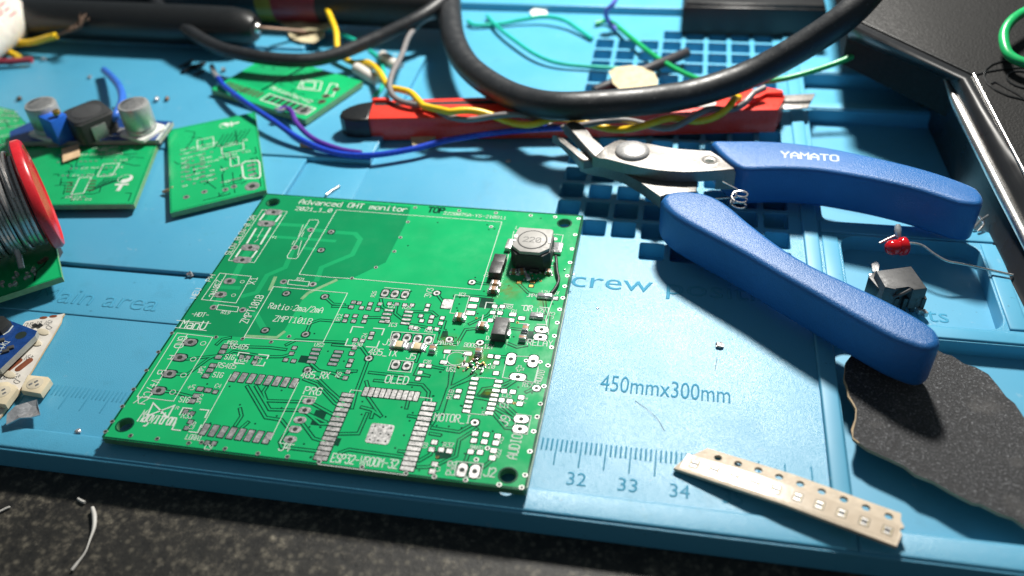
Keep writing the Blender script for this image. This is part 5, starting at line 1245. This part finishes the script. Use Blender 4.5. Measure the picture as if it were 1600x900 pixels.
# ------------------------------------------------------------------ scraps at the lower left
fs = fr(0,480,.211)
zs = .9
sw = thing('led_strip', 'cut end of a white light strip with copper pads at the left edge', 'light strip', tuple(W(30,560,.1)))
S1 = wpoly([fs(*p) for p in ((478,46),(460,70),(450,110),(380,230),(330,310),(240,460),(180,560),(100,680),(0,810),(-120,930),(-260,820),(-60,560),(60,330),(150,190),(170,130),(190,105),(300,82),(400,62))], zs)
slab('strip_body', S1, [], zs-.5, zs, ('strip_white', 'tan_card'), sw, step=3)
for cx, cy, sx, sy in ((100,428,3.4,7.0),(178,426,3.4,7.0)):
    c = W(*fs(cx, cy), zs); ext('copper_pad', rrect((c.x, c.y), 1.7, 4.6, -.32, .8, 4), zs-.02, zs+.05, 'strip_pad', sw, bev=.02)
for cx, cy in ((395,68),(322,78)):
    c = W(*fs(cx, cy), zs); ext('copper_pad', circ(c, 1.0, 12, .5, .2), zs-.02, zs+.04, 'strip_pad', sw, bev=.01)
def stt(s, p0, p1, h): mk('printed_lettering', *textstrokes(s, W(*fs(*p0), zs), W(*fs(*p1), zs), h, .16, zs+.03), 'print_dark', sw)
stt("+5V DI GND", (395,95), (190,118), 1.4); stt("+5V DI", (253,350), (120,368), 1.4); stt("+5V DO G", (160,492), (-30,505), 1.4); stt("D", (358,135), (335,150), 1.6); stt("D", (118,535), (95,552), 1.6)
for cx, cy in ((265,265),(320,185),(90,600),(70,500)):
    c = W(*fs(cx, cy), zs); ext('solder_pool', circ(c, 1.9, 14, .9, -.3), zs, zs+.25, 'led_lens', sw, bev=.12)
for cx, cy in ((262,140),(298,140)):
    c = W(*fs(cx, cy), zs); ext('chip_part', rect(c, 1.0, 1.0, -.4), zs, zs+.5, 'epoxy', sw, bev=.1)
nb = thing('blue_module', 'small blue circuit board with white edge lying on the white light strip', 'circuit module', tuple(W(20,530,1)))
zt = 3.2
S2 = wpoly([fs(*p) for p in ((-120,70),(0,85),(55,92),(275,175),(260,210),(0,460),(-180,480))], zt)
slab('module_board', S2, [], zt-1.5, zt, ('navy_pcb', 'navy_edge'), nb)
ext('black_chip', wpoly([fs(*p) for p in ((-60,95),(40,90),(92,130),(60,170),(20,205),(-60,190))], zt), zt, zt+1.2, 'epoxy', nb, bev=.15)
mk('printed_outline', *ribbon([W(*fs(*p), zt) for p in ((95,140),(65,180),(28,203))], .35, zt+.03), 'silk', nb)
ring_ = W(*fs(155,208), zt); ext('drill_hole', circ(ring_, 1.3, 18), zt, zt+.03, 'hole', nb, bev=0)
mk('printed_lettering', *textstrokes("B+", W(*fs(10,345), zt), W(*fs(50,290), zt), 1.5, .2, zt+.03), 'silk', nb); mk('printed_lettering', *textstrokes("K1", W(*fs(40,285), zt), W(*fs(75,255), zt), 1.5, .2, zt+.03), 'silk', nb)
for cx, cy in ((80,305),(45,330),(10,250)):
    c = W(*fs(cx, cy), zt); ext('chip_part', rect(c, 1.5, 1.0, .6), zt, zt+.5, 'component_grey', nb, bev=.1)
def chipled(name, P, zt, label):
    r_ = thing(name, label, 'led', tuple(W(*fs(*P[0]), .1)))
    Q = wpoly([fs(*p) for p in P], zt); ext('case', Q, zt-1.5, zt, 'led_case', r_, bev=.15); c = (sum(p[0] for p in Q)/len(Q), sum(p[1] for p in Q)/len(Q))
    ext('lens', circ(c, 1.9, 24, 1.75), zt-.01, zt+.06, 'led_lens', r_, bev=.02)
    for i in range(3): ext('contact', rrect((c[0]-.8+.8*i, c[1]+(.5 if i % 2 else -.4)), .6, .9, -.6, .2), zt+.05, zt+.09, 'tin', r_, bev=.02)
chipled('loose_led', [(205,500),(355,515),(375,535),(300,640),(155,615),(165,580)], 2.4, 'loose square cream light chip beside the white strip')
chipled('loose_led', [(-60,560),(60,550),(130,600),(40,720),(-90,700)], 2.6, 'cream light chip on the white strip at the left edge')
scrap('metal_foil', [fs(*p) for p in ((40,860),(50,790),(120,740),(200,705),(275,690),(300,800),(230,815),(150,825))], 2.2, 'solder', 'crumpled silver metal foil below the white strip', 'foil', th=.3, wav=.55, sc_=.5)

# ------------------------------------------------------------------ crumbs and offcuts
def crumb(name, px, py, z, r, mat, label, h=1.0, group=None):
    c = W(px, py, z); rd = random.Random(px*7+py)
    bm = bmesh.new(); bmesh.ops.create_icosphere(bm, subdivisions=2, radius=r)
    for v in bm.verts:
        v.co *= rd.uniform(.65, 1.3); v.co.z = v.co.z*h; v.co += Vector((c.x, c.y, z+r*h*.75))
    return tag(frombm(name, bm, mat, None, 60), label, 'scrap', group)
crumb('solder_crumb', 299, 432, .05, .95, 'solder', 'shiny solder crumb in the step beside the big board'); crumb('solder_crumb', 70, 95, 2.0, .9, 'solder', 'bright solder crumb right of the red wire stub')
crumb('solder_crumb', 141, 122, 2.0, .7, 'solder', 'bright solder crumb left of the curled blue wire'); crumb('solder_crumb', 246, 158, 2.0, .9, 'solder', 'bright solder crumb above the square green board')
crumb('copper_crumb', 262, 157, 2.0, .8, 'copper_dull', 'brown crumb beside the bright solder crumb'); crumb('dark_crumb', 31, 157, 2.0, .9, 'copper_dull', 'dark crumb above the left silver capacitor')
crumb('grey_crumb', 350, 112, 2.0, .9, 'tin', 'grey crumb beside the tinned wire end'); crumb('solder_crumb', 1124, 541, 0, 1.0, 'tin', 'grey solder splash right of the big board', .4)
crumb('solder_crumb', 122, 675, .25, .75, 'solder', 'shiny solder flake left of the big board corner', .5); crumb('solder_crumb', 934, 482, 0, .28, 'solder', 'tiny white speck right of the big board', .6)
crumb('grey_crumb', 794, 253, 0, .7, 'tin', 'grey crumb in the cable shadow behind the big board', .5); crumb('dark_crumb', 178, 170, 2.0, .4, 'copper_dull', 'tiny dark speck behind the right capacitor')
r_ = thing('charred_scrap', 'charred black fluff on the mat near the tinned wire end', 'scrap', tuple(W(300,103,2)))
for i in range(9):
    x, y = 300+random.gauss(0,9), 103+random.gauss(0,5); tube('fibre', [W(x-8,y+4,2.2), W(x,y,2.6+random.random()), W(x+7,y-4,2.2)], .45, 'black_matte', r_, n=5, k=3)
tag(tube('wire_clipping', [W(509,305,.6), W(519,298,.6), W(530,291,.6)], .42, 'chrome', n=10), 'straight silver wire clipping behind the big board', 'wire clipping')
tag(tube('wood_splinter', [W(470,226,2.6), W(482,228,2.6), W(494,231,2.6)], .75, 'tan_card', n=6, taper=lambda t: 1-.4*t), 'tan splinter beside the blue wire', 'splinter')
tag(tube('wood_splinter', [W(255,300,2.2), W(263,297,3.0), W(271,293,3.6)], .5, 'masking', n=6), 'pale splinter at the left edge of the square green board', 'splinter')
tag(tube('wire_clipping', [W(446,171,6), W(437,173,6), W(431,170,6)], .6, 'solder', n=8), 'bare tip at the start of the purple wire', 'wire clipping')
fo = fr(0,640,.3125)
tag(tube('white_offcut', [W(*fo(462,490),-5.2), W(*fo(472,530),-5.2), W(*fo(470,590),-5.2), W(*fo(450,650),-5.2), W(*fo(425,715),-5.2), W(*fo(385,770),-5.4), W(*fo(360,803),-5.6)], .42, 'sleeve_white', n=8, taper=lambda t: .9+.3*math.sin(t*8)-.45*t), 'curved white plastic offcut lying on the dark stone', 'offcut')
tag(tube('white_fibre', [W(-6,802,-5.6), W(10,794,-5.6), W(16,792,-5.7)], .25, 'sleeve_white', n=5), 'tiny white fibre on the dark stone at the left edge', 'fibre')
tag(tube('white_fibre', [W(122,779,-5.6), W(128,783,-5.6), W(133,785,-5.6)], .35, 'sleeve_white', n=5), 'tiny white flake on the stone above the white offcut', 'fibre')
wire('fine_hair', [(1120,560,.1),(1119,568,.15),(1117,578,.1)], .05, 'epoxy', 'fine dark hair on the mat below the solder splash', 'hair', 5)
wire('fine_hair', [(992,626,.1),(1010,638,.2),(1028,655,.2),(1038,673,.1)], .035, 'epoxy', 'fine dark hair curved below the moulded size lettering', 'hair', 5)
